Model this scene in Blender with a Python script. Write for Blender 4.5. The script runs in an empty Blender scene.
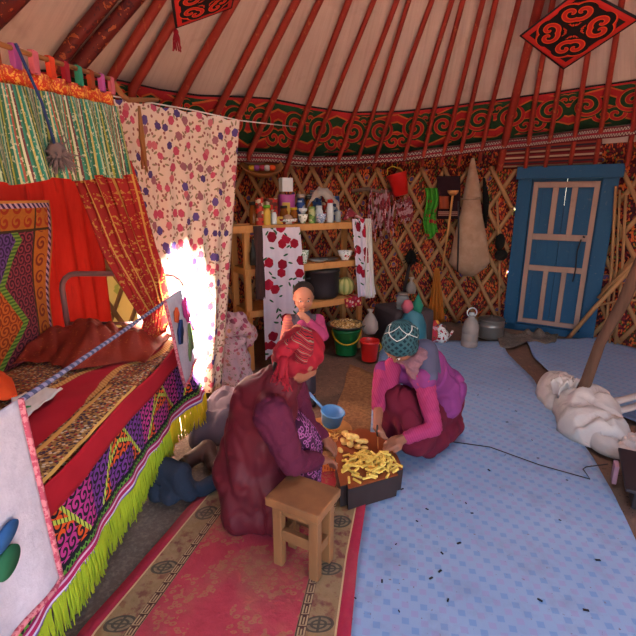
SUN_E, CROWN_E, FILL_E, SKY_E, EXPO = 420, 35, 14, 1.0, 0
import bpy, bmesh, math, random
from mathutils import Vector, Matrix, noise
R_ = random.Random(7)
SC = bpy.context.scene
COL = SC.collection
PI = math.pi
# ---------------------------------------------------------------- camera model
F = 450.0; PITCH = math.radians(15); CAMH = 1.4
CP, SP = math.cos(PITCH), math.sin(PITCH)
CEN = Vector((0.87, 2.2, 0)); RAD = 2.95; ZW = 1.72; KR = 1.01
def ray(px, py):
    h = (px-318)/F; v = (318-py)/F
    return Vector((h, CP+v*SP, -SP+v*CP))
O = Vector((0, 0, CAMH))
def G(px, py, z=0.0):
    d = ray(px, py); return O+d*((z-CAMH)/d.z)
def Q(px, py, Y):
    d = ray(px, py); return O+d*(Y/d.y)
def QX(px, py, X):
    d = ray(px, py); return O+d*(X/d.x)
def W(px, py, off=0.0):
    """point where the sight line meets the yurt shell (off = metres inside it)"""
    d = ray(px, py); t = 1.5
    while t < 12:
        p = O+d*t
        r = RAD-off
        if p.z > ZW: r = RAD-off*1.4-(p.z-ZW)*KR
        if math.hypot(p.x-CEN.x, p.y-CEN.y) >= r: return p
        t += 0.004
    return p
def LN(px, z, A, B):
    """point on the plan line A-B at height z seen in pixel column px"""
    k = (px-318)/F; c = -(z-CAMH)*SP
    # X = k*(Y*CP + c)
    ax, ay = A; bx, by = B
    s = (k*(ay*CP+c)-ax)/((bx-ax)-k*(by-ay)*CP)
    return Vector((ax+s*(bx-ax), ay+s*(by-ay), z))
# ---------------------------------------------------------------- node expressions
def lin(c):
    if isinstance(c, str):
        c = c.lstrip('#'); c = [int(c[i:i+2], 16)/255 for i in (0, 2, 4)]
        return tuple((x/12.92 if x <= .04045 else ((x+.055)/1.055)**2.4) for x in c)+(1,)
    return tuple(c[:3])+(1,)
class E:
    def __init__(s, S, sock): s.S = S; s.k = sock
    def op(s, o, b=None, c=None): return s.S.math(o, s, b, c)
    def __add__(s, o): return s.op('ADD', o)
    __radd__ = __add__
    def __mul__(s, o): return s.op('MULTIPLY', o)
    __rmul__ = __mul__
    def __sub__(s, o): return s.op('SUBTRACT', o)
    def __rsub__(s, o): return s.S.math('SUBTRACT', o, s)
    def __truediv__(s, o): return s.op('DIVIDE', o)
    def __lt__(s, o): return s.op('LESS_THAN', o)
    def __gt__(s, o): return s.op('GREATER_THAN', o)
    def __and__(s, o): return s.op('MULTIPLY', o)
    def __or__(s, o): return s.op('MAXIMUM', o)
    def abs(s): return s.op('ABSOLUTE')
    def sin(s): return s.op('SINE')
    def fr(s): return s.op('FRACT')
    def fl(s): return s.op('FLOOR')
    def pp(s, w): return s.op('PINGPONG', w)
    def mod(s, w): return s.op('FLOORED_MODULO', w)
    def sat(s): return s.op('MAXIMUM', 0.0).op('MINIMUM', 1.0)
class Sh:
    def __init__(s, nt):
        s.nt = nt; s.tc = nt.nodes.new('ShaderNodeTexCoord'); s._s = {}
    def math(s, o, a, b=None, c=None):
        n = s.nt.nodes.new('ShaderNodeMath'); n.operation = o
        for i, x in enumerate((a, b, c)):
            if x is None: continue
            if isinstance(x, E): s.nt.links.new(x.k, n.inputs[i])
            else: n.inputs[i].default_value = x
        return E(s, n.outputs[0])
    def sep(s, which):
        if which not in s._s:
            n = s.nt.nodes.new('ShaderNodeSeparateXYZ'); s.nt.links.new(s.tc.outputs[which], n.inputs[0])
            s._s[which] = [E(s, n.outputs[i]) for i in range(3)]
        return s._s[which]
    @property
    def uv(s): return s.sep('UV')[:2]
    @property
    def xyz(s): return s.sep('Object')
    def vec(s, *a):
        n = s.nt.nodes.new('ShaderNodeCombineXYZ')
        for i, x in enumerate(a):
            if isinstance(x, E): s.nt.links.new(x.k, n.inputs[i])
            else: n.inputs[i].default_value = x
        return n.outputs[0]
    def coord(s, v): return s.tc.outputs[v] if isinstance(v, str) else v
    def noise(s, scale=5, det=3, rough=.55, v='Object', dist=0):
        n = s.nt.nodes.new('ShaderNodeTexNoise'); s.nt.links.new(s.coord(v), n.inputs['Vector'])
        n.inputs['Scale'].default_value = scale; n.inputs['Detail'].default_value = det
        n.inputs['Roughness'].default_value = rough; n.inputs['Distortion'].default_value = dist
        return E(s, n.outputs[0])
    def vor(s, v, scale, rnd=1.0, dim='2D'):
        """voronoi cell: local dx,dy, random a,b,c"""
        n = s.nt.nodes.new('ShaderNodeTexVoronoi'); n.voronoi_dimensions = dim; n.feature = 'F1'
        s.nt.links.new(s.coord(v), n.inputs['Vector']); n.inputs['Scale'].default_value = scale
        n.inputs['Randomness'].default_value = rnd
        c = s.nt.nodes.new('ShaderNodeSeparateColor'); s.nt.links.new(n.outputs['Color'], c.inputs[0])
        p = s.nt.nodes.new('ShaderNodeSeparateXYZ'); s.nt.links.new(n.outputs['Position'], p.inputs[0])
        return (E(s, n.outputs['Distance']), E(s, p.outputs[0]), E(s, p.outputs[1]), E(s, c.outputs[0]), E(s, c.outputs[1]), E(s, c.outputs[2]))
    def mix(s, f, a, b):
        n = s.nt.nodes.new('ShaderNodeMix'); n.data_type = 'RGBA'; n.clamp_factor = True
        for i, x in ((0, f), (6, a), (7, b)):
            if isinstance(x, E): s.nt.links.new(x.k, n.inputs[i])
            elif hasattr(x, 'is_linked'): s.nt.links.new(x, n.inputs[i])
            elif i == 0: n.inputs[0].default_value = x
            else: n.inputs[i].default_value = lin(x)
        return n.outputs[2]
    def ramp(s, f, cols):
        """stepped colours, f in 0..1"""
        n = s.nt.nodes.new('ShaderNodeValToRGB'); cr = n.color_ramp; cr.interpolation = 'CONSTANT'
        k = len(cols); cr.elements[0].color = lin(cols[0]); cr.elements[1].position = 1/k; cr.elements[1].color = lin(cols[1])
        for i in range(2, k):
            e = cr.elements.new(i/k); e.color = lin(cols[i])
        s.nt.links.new(f.k, n.inputs[0]); return n.outputs[0]
MATS = {}
def mat(name, fn=None, rough=.8, metal=0, bump=0, bscale=40, trans=0, alpha=1, spec=.3, emis=None, ior=1.45, subs=0, fabric=False):
    if name in MATS: return MATS[name]
    m = bpy.data.materials.new(name); m.use_nodes = True; nt = m.node_tree
    b = nt.nodes['Principled BSDF']; S = Sh(nt)
    c = fn(S) if callable(fn) else fn
    h = None
    if isinstance(c, tuple) and len(c) == 2 and not isinstance(c[0], (int, float)): c, h = c
    if isinstance(c, (str, tuple, list)):
        # a plain colour still gets mild procedural variation
        n = S.noise(9, 3)
        c = S.mix((n-.35)*1.6, tuple(x*.86 for x in lin(c)[:3]), tuple(min(1, x*1.1) for x in lin(c)[:3]))
    nt.links.new(c, b.inputs['Base Color'])
    b.inputs['Roughness'].default_value = rough; b.inputs['Metallic'].default_value = metal
    b.inputs['Transmission Weight'].default_value = trans; b.inputs['Alpha'].default_value = alpha
    b.inputs['Specular IOR Level'].default_value = spec; b.inputs['IOR'].default_value = ior
    if fabric:
        pass
    if bump or h is not None:
        bn = nt.nodes.new('ShaderNodeBump'); bn.inputs['Strength'].default_value = bump or .4
        bn.inputs['Distance'].default_value = .01
        if h is None: h = S.noise(bscale, 4)
        nt.links.new(h.k, bn.inputs['Height']); nt.links.new(bn.outputs[0], b.inputs['Normal'])
    if subs:   # thin cloth lets light through
        out = nt.nodes['Material Output']; tr = nt.nodes.new('ShaderNodeBsdfTranslucent'); mx = nt.nodes.new('ShaderNodeMixShader')
        nt.links.new(c, tr.inputs[0]); mx.inputs[0].default_value = subs
        nt.links.new(b.outputs[0], mx.inputs[1]); nt.links.new(tr.outputs[0], mx.inputs[2]); nt.links.new(mx.outputs[0], out.inputs[0])
    MATS[name] = m; return m
# ---------------------------------------------------------------- mesh helpers
def V(*a): return Vector(a)
def frame(d):
    d = d.normalized(); a = Vector((0, 0, 1)) if abs(d.z) < .9 else Vector((1, 0, 0))
    x = d.cross(a).normalized(); return x, d.cross(x).normalized(), d
def bx(bm, c, size, rot=None, bev=0):
    c = Vector(c); vs = []
    ret = bmesh.ops.create_cube(bm, size=1)
    for v in ret['verts']:
        p = Vector((v.co.x*size[0], v.co.y*size[1], v.co.z*size[2]))
        if rot is not None: p = rot @ p
        v.co = p+c
    if bev:
        es = list({e for v in ret['verts'] for e in v.link_edges})
        bmesh.ops.bevel(bm, geom=es, offset=bev, segments=2, affect='EDGES', profile=.6)
def tube(bm, pts, rad, seg=10, caps=True, flat=1.0):
    pts = [Vector(p) for p in pts]; n = len(pts)
    if not isinstance(rad, (list, tuple)): rad = [rad]*n
    rings = []; x = None
    for i, p in enumerate(pts):
        d = (pts[min(i+1, n-1)]-pts[max(i-1, 0)])
        if d.length < 1e-9: d = V(0, 0, 1)
        d.normalize()
        if x is None: x = frame(d)[0]
        x = (x-d*x.dot(d)).normalized(); y = d.cross(x)
        rings.append([bm.verts.new(p+(x*math.cos(a)+y*math.sin(a)*flat)*rad[i]) for a in [2*PI*k/seg for k in range(seg)]])
    for i in range(n-1):
        for k in range(seg):
            bm.faces.new((rings[i][k], rings[i][(k+1) % seg], rings[i+1][(k+1) % seg], rings[i+1][k]))
    if caps:
        bm.faces.new(rings[0][::-1]); bm.faces.new(rings[-1])
def sph(bm, c, r, rot=None, seg=16):
    if not isinstance(r, (tuple, list)): r = (r, r, r)
    ret = bmesh.ops.create_uvsphere(bm, u_segments=seg, v_segments=max(8, seg*2//3), radius=1)
    for v in ret['verts']:
        p = Vector((v.co.x*r[0], v.co.y*r[1], v.co.z*r[2]))
        if rot is not None: p = rot @ p
        v.co = p+Vector(c)
def lathe(bm, c, prof, seg=24, axis=None, sq=1.0, close=True):
    c = Vector(c); ax = frame(axis)[:3] if axis is not None else (V(1, 0, 0), V(0, 1, 0), V(0, 0, 1))
    rings = []
    for r, z in prof:
        if r < 1e-5: rings.append([bm.verts.new(c+ax[2]*z)])
        else: rings.append([bm.verts.new(c+(ax[0]*math.cos(a)+ax[1]*math.sin(a)*sq)*r+ax[2]*z) for a in [2*PI*k/seg for k in range(seg)]])
    for a, b in zip(rings, rings[1:]):
        for k in range(seg):
            if len(a) == 1 and len(b) == 1: continue
            if len(a) == 1: f = (a[0], b[(k+1) % seg], b[k])
            elif len(b) == 1: f = (a[k], a[(k+1) % seg], b[0])
            else: f = (a[k], a[(k+1) % seg], b[(k+1) % seg], b[k])
            bm.faces.new(f)
def grid(bm, fn, nu, nv, uvf=None):
    """fn(a,b)->point for a,b in 0..1; uvf(a,b)->(u,v) in metres"""
    uvl = bm.loops.layers.uv.verify()
    vs = [[bm.verts.new(fn(i/nu, j/nv)) for j in range(nv+1)] for i in range(nu+1)]
    uf = uvf or (lambda a, b: (a, b))
    for i in range(nu):
        for j in range(nv):
            f = bm.faces.new((vs[i][j], vs[i+1][j], vs[i+1][j+1], vs[i][j+1]))
            for l, (a, b) in zip(f.loops, ((i, j), (i+1, j), (i+1, j+1), (i, j+1))):
                l[uvl].uv = uf(a/nu, b/nv)
def lerp(a, b, t): return a+(b-a)*t
def quadfn(p00, p10, p11, p01):
    return lambda a, b: lerp(lerp(p00, p10, a), lerp(p01, p11, a), b)
def tag(o, label=None, cat=None, group=None, kind=None):
    if label: o['label'] = label
    if cat: o['category'] = cat
    if group: o['group'] = group
    if kind: o['kind'] = kind
    return o
def obj(name, bm, m, parent=None, smooth=True, thick=0, sub=0, bevel=0):
    bmesh.ops.recalc_face_normals(bm, faces=bm.faces[:]) if not thick and not sub else None
    me = bpy.data.meshes.new(name); bm.to_mesh(me); bm.free()
    o = bpy.data.objects.new(name, me); COL.objects.link(o)
    if m: me.materials.append(m)
    if smooth:
        for p in me.polygons: p.use_smooth = True
    org = None
    if thick:
        md = o.modifiers.new('t', 'SOLIDIFY'); md.thickness = thick; md.offset = 0
    if sub:
        md = o.modifiers.new('s', 'SUBSURF'); md.levels = sub; md.render_levels = sub
    if bevel:
        md = o.modifiers.new('b', 'BEVEL'); md.width = bevel; md.segments = 2; md.limit_method = 'ANGLE'
    if parent is not None:
        o.parent = parent
        r = parent
        off = Vector((0, 0, 0))
        while r is not None: off += r.location; r = r.parent
        o.location = -off
    else:
        # put the origin at the middle of the base
        co = [v.co for v in me.vertices]
        c = Vector(((min(v.x for v in co)+max(v.x for v in co))/2, (min(v.y for v in co)+max(v.y for v in co))/2, min(v.z for v in co)))
        me.transform(Matrix.Translation(-c)); o.location = c
    return o
def empty(name, loc, label=None, cat=None, group=None, kind=None):
    o = bpy.data.objects.new(name, None); COL.objects.link(o); o.location = Vector(loc); o.empty_display_size = .1
    return tag(o, label, cat, group, kind)
def part(name, m, parent, fn, **k):
    bm = bmesh.new(); fn(bm); return obj(name, bm, m, parent, **k)
def thing(name, m, label, cat, fn, group=None, kind=None, **k):
    bm = bmesh.new(); fn(bm); return tag(obj(name, bm, m, None, **k), label, cat, group, kind)
def copy_tree(o, loc=None, parent=None, label=None, group=None):
    c = o.copy(); COL.objects.link(c)
    if parent: c.parent = parent
    if loc is not None: c.location = loc
    if label: c['label'] = label
    if group: c['group'] = group
    for ch in list(o.children): copy_tree(ch, None, c)
    return c
def blobbm(shapes, voxel=.012, smooth=4, nz=0, nscale=8, zmin=None, seed=0, folds=None, ridge=0):
    """union of tapered capsules and ellipsoids grown into one continuous skin"""
    bm = bmesh.new()
    for s in shapes:
        if s[0] == 'e': sph(bm, s[1], s[2], s[3] if len(s) > 3 else None, 20)
        else:
            p = [Vector(q) for q in s[0]]; r = s[1]
            for i in range(len(p)-1):
                a, b, ra, rb = p[i], p[i+1], r[i], r[i+1]
                sph(bm, a, ra, None, 14); sph(bm, b, rb, None, 14)
                if (b-a).length > 1e-4: tube(bm, [a, b], [ra*.985, rb*.985], 16)
    me = bpy.data.meshes.new('tmp'); bm.to_mesh(me); bm.free()
    o = bpy.data.objects.new('tmp', me); COL.objects.link(o)
    md = o.modifiers.new('r', 'REMESH'); md.mode = 'VOXEL'; md.voxel_size = voxel; md.use_smooth_shade = True
    md = o.modifiers.new('s', 'SMOOTH'); md.factor = .5; md.iterations = smooth
    dg = bpy.context.evaluated_depsgraph_get(); dg.update()
    ev = o.evaluated_get(dg); m2 = bpy.data.meshes.new_from_object(ev)
    bm = bmesh.new(); bm.from_mesh(m2)
    bpy.data.objects.remove(o); bpy.data.meshes.remove(me); bpy.data.meshes.remove(m2)
    if nz or folds or ridge:
        bm.normal_update()
        for v in bm.verts:
            d = 0
            if nz: d += nz*noise.noise(v.co*nscale+Vector((seed, seed*2, 0)))
            if folds: d += folds(v.co)
            if ridge: d -= ridge*(1-abs(noise.noise(v.co*nscale*.8+Vector((3, seed, 1)))*2.2))**2
            v.co += v.normal*d
    if zmin is not None:
        for v in bm.verts:
            if v.co.z < zmin: v.co.z = zmin
    return bm
def cloth(name, m, parent, shapes, **k): return obj(name, blobbm(shapes, **k), m, parent)
# ---------------------------------------------------------------- pattern pieces
def sel(c, a, b): return c*a+(1-c)*b
def rad(S, x, y): return S.math('SQRT', x*x+y*y)
def ang(S, x, y): return S.math('ARCTAN2', y, x)*(1/(2*PI))
def spiral(S, x, y, R, turns, sg=1):
    r = rad(S, x, y); s = (ang(S, x, y)*sg+r*(turns/R)).fr()
    return ((s-.5).abs()*2, r < R)
def near(a, w): return a.abs() < w
def flowers(S, col, v, scale, cols, leaf='#3d5a3a', size=.36, gap=.0, centre=None, rnd=1.0, leaves=True):
    """scattered round blossoms with petals, and small leaves"""
    if leaves:
        d, px, py, a, b, c = S.vor(v, scale*1.9, 1)
        x, y = S.uvs; dx = (x-px)*scale*1.9; dy = (y-py)*scale*1.9
        th = a*6.28; cx, sx = S.math('COSINE', th), S.math('SINE', th)
        u2 = dx*cx+dy*sx; v2 = dy*cx-dx*sx
        col = S.mix(((u2*u2*8+v2*v2*60) < 1) & (b > .35), col, leaf)
    d, px, py, a, b, c = S.vor(v, scale, rnd)
    x, y = S.uvs; dx = (x-px)*scale; dy = (y-py)*scale
    r = rad(S, dx, dy); t = ang(S, dx, dy)
    pet = ((t*6+a).fr()-.5).abs()*.09+size-.05+(b-.5)*.08
    on = (r < pet) & (a > gap)
    fc = S.ramp(b, cols)
    col = S.mix(on, col, fc)
    col = S.mix(on & (((r*14+t*2).fr()) < .28), col, S.mix(.45, fc, centre or '#5a1020'))
    return col
def uvs_scaled(S):
    S.uvs = S.uv; return S.tc.outputs['UV']
def xz(S):
    x, y, z = S.xyz; S.uvs = [x+y*.6, z]; return S.vec(x+y*.6, z, 0.0)
# ---------------------------------------------------------------- materials
def m_floral(S):     # cream cloth with pink and violet blossoms
    v = uvs_scaled(S); n = S.noise(3, 3, v='UV')
    base = S.mix(n, '#c8ae9a', '#d8c4b2')
    d, px, py, a, b, c = S.vor(v, 26, 1)
    base = S.mix((d < .22) & (a > .3), base, '#8b5a55')
    return flowers(S, base, v, 11.5, ['#bf5068', '#4a3c72', '#c56a70', '#96626a', '#bc4a60', '#574884'], '#85765c', .29)
def m_rose(S):
    v = uvs_scaled(S); base = S.mix(S.noise(6, 2, v='UV'), '#c9bccb', '#dcd2dc')
    return flowers(S, base, v, 8.6, ['#a3122c', '#8c1028', '#b01a38'], '#2f5a3c', .38, .36, rnd=.95)
def m_lino(S):
    x, y, z = S.xyz; k = 1/.032
    x, y = x*.985-y*.17, y*.985+x*.17
    # turned basket weave: small blue and lilac squares between pale strips
    u = x*k; w = y*k
    i = u.fl(); j = w.fl(); fu = u.fr(); fv = w.fr()
    on = ((i+j).mod(2.0) < .5) & (fu > .12) & (fu < .88) & (fv > .12) & (fv < .88)
    which = ((i*.5+j*.5).mod(2.0)) < .9
    line = (near(fu-.5, .05) | near(fu-.05, .05) | near(fv-.05, .05)) & ((i+j).mod(2.0) > .5)
    n = S.noise(2.2, 4); n2 = S.noise(30, 3)
    base = S.mix(n, '#728cae', '#8fa7c2')
    sq = S.mix(which, '#8a86ae', '#5b83b4')
    c = S.mix(on*.62, base, sq)
    c = S.mix(line*.3, c, '#7f97bd')
    stain = S.noise(5, 5, .7)
    c = S.mix((stain-.52)*2.2, c, '#6f7084'); c = S.mix((y-1.9+S.noise(1.3, 3)*.8)*.35, c, '#7c7d92')
    c = S.mix((S.noise(60, 2) > .72), c, '#6c6672')
    return c
def m_rug(S):
    u, v = S.uv      # u across 0..1, v along in metres
    n = S.noise(7, 4); n2 = S.noise(38, 3, .7)
    field = S.mix(n, '#922636', '#b44852')
    # worn golden sprays
    d, px, py, a, b, c = S.vor(S.vec(u*.85, v, 0.0), 34, 1)
    spray = (S.noise(5.5, 2) > .47) & (((d > .12) & (d < .4) & (b > .25)) | (S.noise(26, 2) > .6))
    field = S.mix(spray*.55, field, '#9a7248')
    wear = S.noise(3.5, 3)
    field = S.mix((wear-.5)*3.2, field, '#8f6240'); field = S.mix((S.noise(9, 5, .7)-.5)*2, field, '#7a2a2c')
    q = S.math('MINIMUM', u, 1-u)        # distance from the nearer long edge
    bor = S.mix(n2, '#77603f', '#94795a')
    bor = S.mix((S.noise(24, 3, .6)-.5)*7, bor, '#6f4038'); bor = S.mix((S.noise(6, 3)-.5)*3, bor, '#8a7040')
    # roundels
    vy = (v/.34).fr()*.34-.17; ux = (q-.125)*.8
    r = rad(S, ux, vy)
    c0 = 0; rd = near(r-.042, .005) | ((r < .039) & (near(ux, .004) | near(vy, .004) | near(r-.022, .004)))
    bor = S.mix((r < .042)*.5, bor, '#5f5c4c'); bor = S.mix(rd*.8, bor, '#38362e')
    # key line
    kk = (v/.062).fr(); key = (q > .17) & (q < .2)
    kl = key & (((near(q-.173, .0035) | near(q-.197, .0035)) & (kk > .12)) | (near(kk-.55, .3) & near(q-.185, .003)) | near(kk-.15, .04))
    bor = S.mix((q > .168) & (q < .205), bor, '#4a3028'); bor = S.mix(kl*.85, bor, '#a88f68')
    c = S.mix(q < .207, field, bor)
    c = S.mix(q < .052, c, S.mix(n2, '#a5283f', '#8c2236'))
    c = S.mix(near(q-.056, .004), c, '#b89a70')
    dust = S.noise(2.6, 4)
    return S.mix((dust-.5)*1.4, c, '#8f7560'), n2
def m_floor(S):
    n = S.noise(2.5, 5, .6); n2 = S.noise(22, 4, .7)
    c = S.mix(n, '#53413a', '#7b5f4e'); c = S.mix((n2-.5)*1.6, c, '#94745a')
    return S.mix((S.noise(70, 2) > .66)*.7, c, '#2f2622'), n2
def m_feltfloor(S):
    n = S.noise(4, 5, .6); n2 = S.noise(55, 3, .7)
    return S.mix((n2-.45)*2, S.mix(n, '#4d4540', '#6d6158'), '#8b7f70'), n2
def m_roof(S):
    n = S.noise(1.6, 5, .65); u, v = S.uv
    st = S.noise(1, 4, .6, v=S.vec(u*26, v*1.2, 0.0))
    c = S.mix(n, '#b09688', '#d8c6ba'); c = S.mix((st-.45)*1.1, c, '#8f776c')
    return S.mix((S.noise(4, 3)-.6)*2.4, c, '#7c5f4a'), st
def m_walltex(S):    # busy red, orange and olive figured cloth behind the lattice
    u, v = S.uv
    wu = u+S.noise(14, 2)*.05
    d, px, py, a, b, c = S.vor(S.vec(wu*1.7, v, 0.0), 34, .9)
    base = S.ramp((u*2.1+S.noise(1.2, 1)*1.2).fr(), ['#4b141a', '#5c1a1c', '#47301c', '#571a22', '#3c1a22'])
    c1 = S.ramp(a, ['#b4431f', '#541722', '#9c301e', '#62682c', '#742028', '#b8682a', '#3a181a'])
    t = S.mix(d < .42, base, c1)
    d, px, py, a, b, c = S.vor(S.vec(u, v, 0.0), 7, 1)
    t = S.mix((d < .16) & (a > .6), t, '#58456e')
    t = S.mix(near(d-.2, .03) & (a > .6), t, '#b87a3a')
    d, px, py, a, b, c = S.vor(S.vec(u*2, v*.6, 0.0), 60, 1)
    return S.mix((a > .84), t, '#c45a2c')
def m_creamwall(S):
    u, v = S.uv; n = S.noise(6, 3)
    c = S.mix(n, '#c9a56a', '#e0c58e')
    return S.mix((S.noise(9, 2) > .6)*.5, c, '#8a9a4a')
def m_band(S):       # appliqué felt with mirrored ram's-horn scrolls
    u, v = S.uv      # u metres, v 0..1
    P = .31
    x = u.pp(P); y = v*.43
    t1, i1 = spiral(S, x-.17, y-.235, .125, 1.7)
    t2, i2 = spiral(S, x-.05, y-.12, .085, 1.25, -1)
    t3, i3 = spiral(S, x-.285, y-.32, .07, 1.1, -1)
    wv = (((u*3.4).sin()*.06+y)*5.5+x*2.1).fr(); wv = (wv-.5).abs()*2
    t = sel(i1, t1, sel(i2, t2, sel(i3, t3, wv)))
    n = S.noise(50, 2)
    red = S.mix(n, '#8e1c22', '#b02a2a'); gr = S.mix(n, '#17321c', '#26492a')
    c = S.mix(t > .58, gr, red)
    c = S.mix(near(t-.56, .09), c, '#b85c2c')
    c = S.mix(v > .93, c, red); c = S.mix(v > .975, c, '#1e1a18')
    c = S.mix(v < .07, c, gr)
    return c
def m_horn(S):       # square appliqué of four mirrored horns, u,v -1..1
    u, v = S.uv
    x = u.abs(); y = v.abs()
    a = S.math('MAXIMUM', x, y); b = S.math('MINIMUM', x, y)
    t1, i1 = spiral(S, a-.52, b-.34, .345, 1.3)
    t2, i2 = spiral(S, a-.2, b-.12, .2, .8, -1)
    stem = (near(b, .07) & (a < .72)) | near(a+b-.18, .05)
    t = sel(i1, t1, sel(i2, t2, sel((a < .84) & (b > .0) & (((a*5).fr()) > .35), .75, .25)))
    t = sel(stem, .9, t)
    c = S.mix(t > .42, '#a5201c', '#140f10')
    c = S.mix(near(t-.42, .1), c, '#c8481f')
    c = S.mix(a > .86, c, '#a8221e'); c = S.mix(a > .95, c, '#1c1614')
    return c
def m_woven(S):
    u, v = S.uv
    a = (u*26).fr(); b = (v*3).fr()
    z = ((a-.5).abs()*2+v*3).fr()
    c = S.mix(z > .5, '#4a2228', '#a89488')
    c = S.mix(near(v-.5, .1), c, '#7a1d28')
    return S.mix((v < .12) | (v > .88), c, '#6a1820')
def m_stripecloth(S):
    u, v = S.uv
    return S.ramp((v*2.03).fr(), ['#5d1a20', '#a58a70', '#6b1f26', '#3a2a36', '#8b3a30', '#5d1a20', '#b8a088', '#7a2229'])
def m_valance(S):
    u, v = S.uv; w = (u*8.5+S.noise(3, 1, v='UV')*.25).fr()
    c = S.ramp(w, ['#1f6a58', '#287a68', '#98a888', '#2a4a34', '#8a8a3a', '#2f5a3a', '#1e5f50', '#a8a880', '#2b8070', '#8a4a3a', '#33603a', '#b0b498', '#5a2f34', '#2a6f60', '#235a40', '#a09a58'])
    return S.mix((S.noise(120, 1) > .62)*.4, c, '#d8d4b8')
def m_braid(S):
    u, v = S.uv; d, px, py, a, b, c = S.vor(S.vec(u, v, 0.0), 110, 1)
    return S.mix((S.noise(60, 2, v='UV') > .5) & (d < .5), '#b8381c', '#d89a40')
def m_redgold(S):
    u, v = S.uv
    st = ((u*14).fr()); c = S.mix(S.noise(3, 2, v='UV'), '#8a1418', '#b02420')
    c = S.mix((S.noise(1, 2, .6, v=S.vec(u*105, v*60, 0.0)) > .57) & ((v*9).fr() > .3), c, '#c08438')
    return S.mix(near(st-.5, .035), c, '#c89048')
def m_redcloth(S):
    u, v = S.uv; st = S.noise(1, 3, .6, v=S.vec(u*26, v*5, 0.0))
    c = S.mix(st, '#c01a14', '#e23a26')
    return S.mix((st-.6)*3, c, '#7a0e10'), st
def m_carpet(S):     # embroidered hanging: green diamond, violet and orange grounds
    u, v = S.uv      # u leftwards from the edge in metres, v downwards from the top in metres
    n = S.noise(60, 2)
    ul = .24+(.19-((v-.185).mod(.38)-.19).abs())*.85
    left = u > ul; up = v < .38
    g = S.mix(left, '#3c1420', S.mix(up, '#7a2c10', '#2f1840'))
    # curls over everything
    x = ((u/.05).fr()-.5)*.05; y = ((v/.05).fr()-.5)*.05
    t, i = spiral(S, x, y, .027, 1.35)
    cc = S.mix(left, '#7a3038', S.mix(up, '#b0561f', '#5c3c74'))
    g = S.mix((t > .5), g, cc)
    g = S.mix(near(u-ul, .022), g, S.mix((v*60).fr() > .5, '#3c5f22', '#6d8a30'))
    out = (u < .14) | (v < .14)
    b = S.mix(n, '#8c4c18', '#a8661f')
    y2 = (v/.085).fr()*.085-.042; x2 = ((u-.075)/.13); 
    tb, ib = spiral(S, u-.085, y2, .036, 1.3)
    tu, iu = spiral(S, (u/.075).fr()*.075-.037, (v/.065).fr()*.065-.032, .03, 1.0)
    bb = S.mix(iu & (v < .15) & (tu > .45), S.mix(ib & (tb > .5) & (v > .15), b, '#6a2818'), '#8c2c14')
    g = S.mix(out, g, bb)
    g = S.mix(near(u-.14, .006) | near(v-.14, .006), g, '#3a2a14')
    tw = (((u+v)*30).fr() > .5); e = (u < .035) | (v < .035)
    g = S.mix(e, g, S.mix(tw, '#3d2448', '#b090a0'))
    return S.mix((u < .012) | (v < .012), g, '#c07a34')
def m_bedtop(S):     # printed bedspread: red medallions, gold figured grounds
    x, y, z = S.xyz
    wx = x+S.noise(3, 1)*.08; wy = y+S.noise(2, 1)*.1
    d, px, py, a, b, c = S.vor(S.vec(wx, wy, 0.0), 85, 1)
    fig = S.mix(d < .42, '#7a522c', S.ramp(a, ['#3a2030', '#8f2a2c', '#b08a58', '#2e2c44', '#a39a80', '#5e2420']))
    k = (x+.99-(y*6.5).sin()*.045-S.noise(4, 1)*.06).abs()
    wd = (y*9).sin()*.03+.075
    red = k < wd; gold = near(k-wd-.018, .016)
    c2 = S.mix(red, fig, S.mix(S.noise(9, 2), '#8c0f1e', '#a8172a'))
    c2 = S.mix(gold, c2, S.mix(((x+y)*50).fr() > .5, '#a87a3c', '#c09858'))
    return c2
def m_redband(S):
    return S.mix(S.noise(8, 3), '#8e0e20', '#a81a2c')
def m_goldborder(S):
    u, v = S.uv
    d, px, py, a, b, c = S.vor(S.vec(u, v, 0.0), 80, 1)
    f = S.mix(d < .42, '#8a6838', S.ramp(a, ['#3a2030', '#8f2a2c', '#c0a070', '#2e2c44', '#b8ae98', '#4a2420']))
    f = S.mix(near((v/.14)-.12, .06) | near((v/.14)-.85, .06), f, '#c49a50')
    return f
def m_embroid(S):    # dark side panel with slanting blocks of curls and green dotted lines
    u, v = S.uv      # u along in metres, v 0..0.22 upward
    P = .21
    zig = (u.pp(P)/P)           # 0..1..0
    h = v/.22
    l1 = near(zig-h*.75-.12, .04)
    l2 = near(h-.3-zig*.5, .035) & (zig > .5)
    blk = (zig-h*.75 > .12)
    x = ((u/.045).fr()-.5)*.045; y = ((v/.045).fr()-.5)*.045
    t, i = spiral(S, x, y, .025, 1.15)
    curl = (t > .46)
    alt = ((u/(2*P)).fl().mod(2.0) < .5)
    colA = S.mix(alt, '#a83480', '#6a3484')
    colB = S.mix(h > .55, '#b8481e', '#a02f78')
    cc = S.mix(blk, colA, '#c8501e')
    cc = S.mix((zig > .55) & (h < .52), cc, colA)
    c = S.mix(curl, '#1b1620', cc)
    dots = ((u*62).fr() > .28)
    c = S.mix(l1 | l2, c, '#1b1620'); c = S.mix((l1 | l2) & dots, c, '#a8bc4a')
    c = S.mix(h < .17, c, '#17171f')
    lf = near(((u*40).fr()-.5).abs()*.16+h-.07, .022) | near(((u*40+.5).fr()-.5).abs()*.12+h-.1, .014)
    c = S.mix((h < .17) & lf, c, '#5f9a3a')
    return S.mix(h > .97, c, '#17171f')
def m_trim(S):
    u, v = S.uv
    return S.ramp(v, ['#7a5aa8', '#c9c0d8', '#a01c54', '#a01c54', '#c9a8c0', '#8c1c50'])
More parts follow.
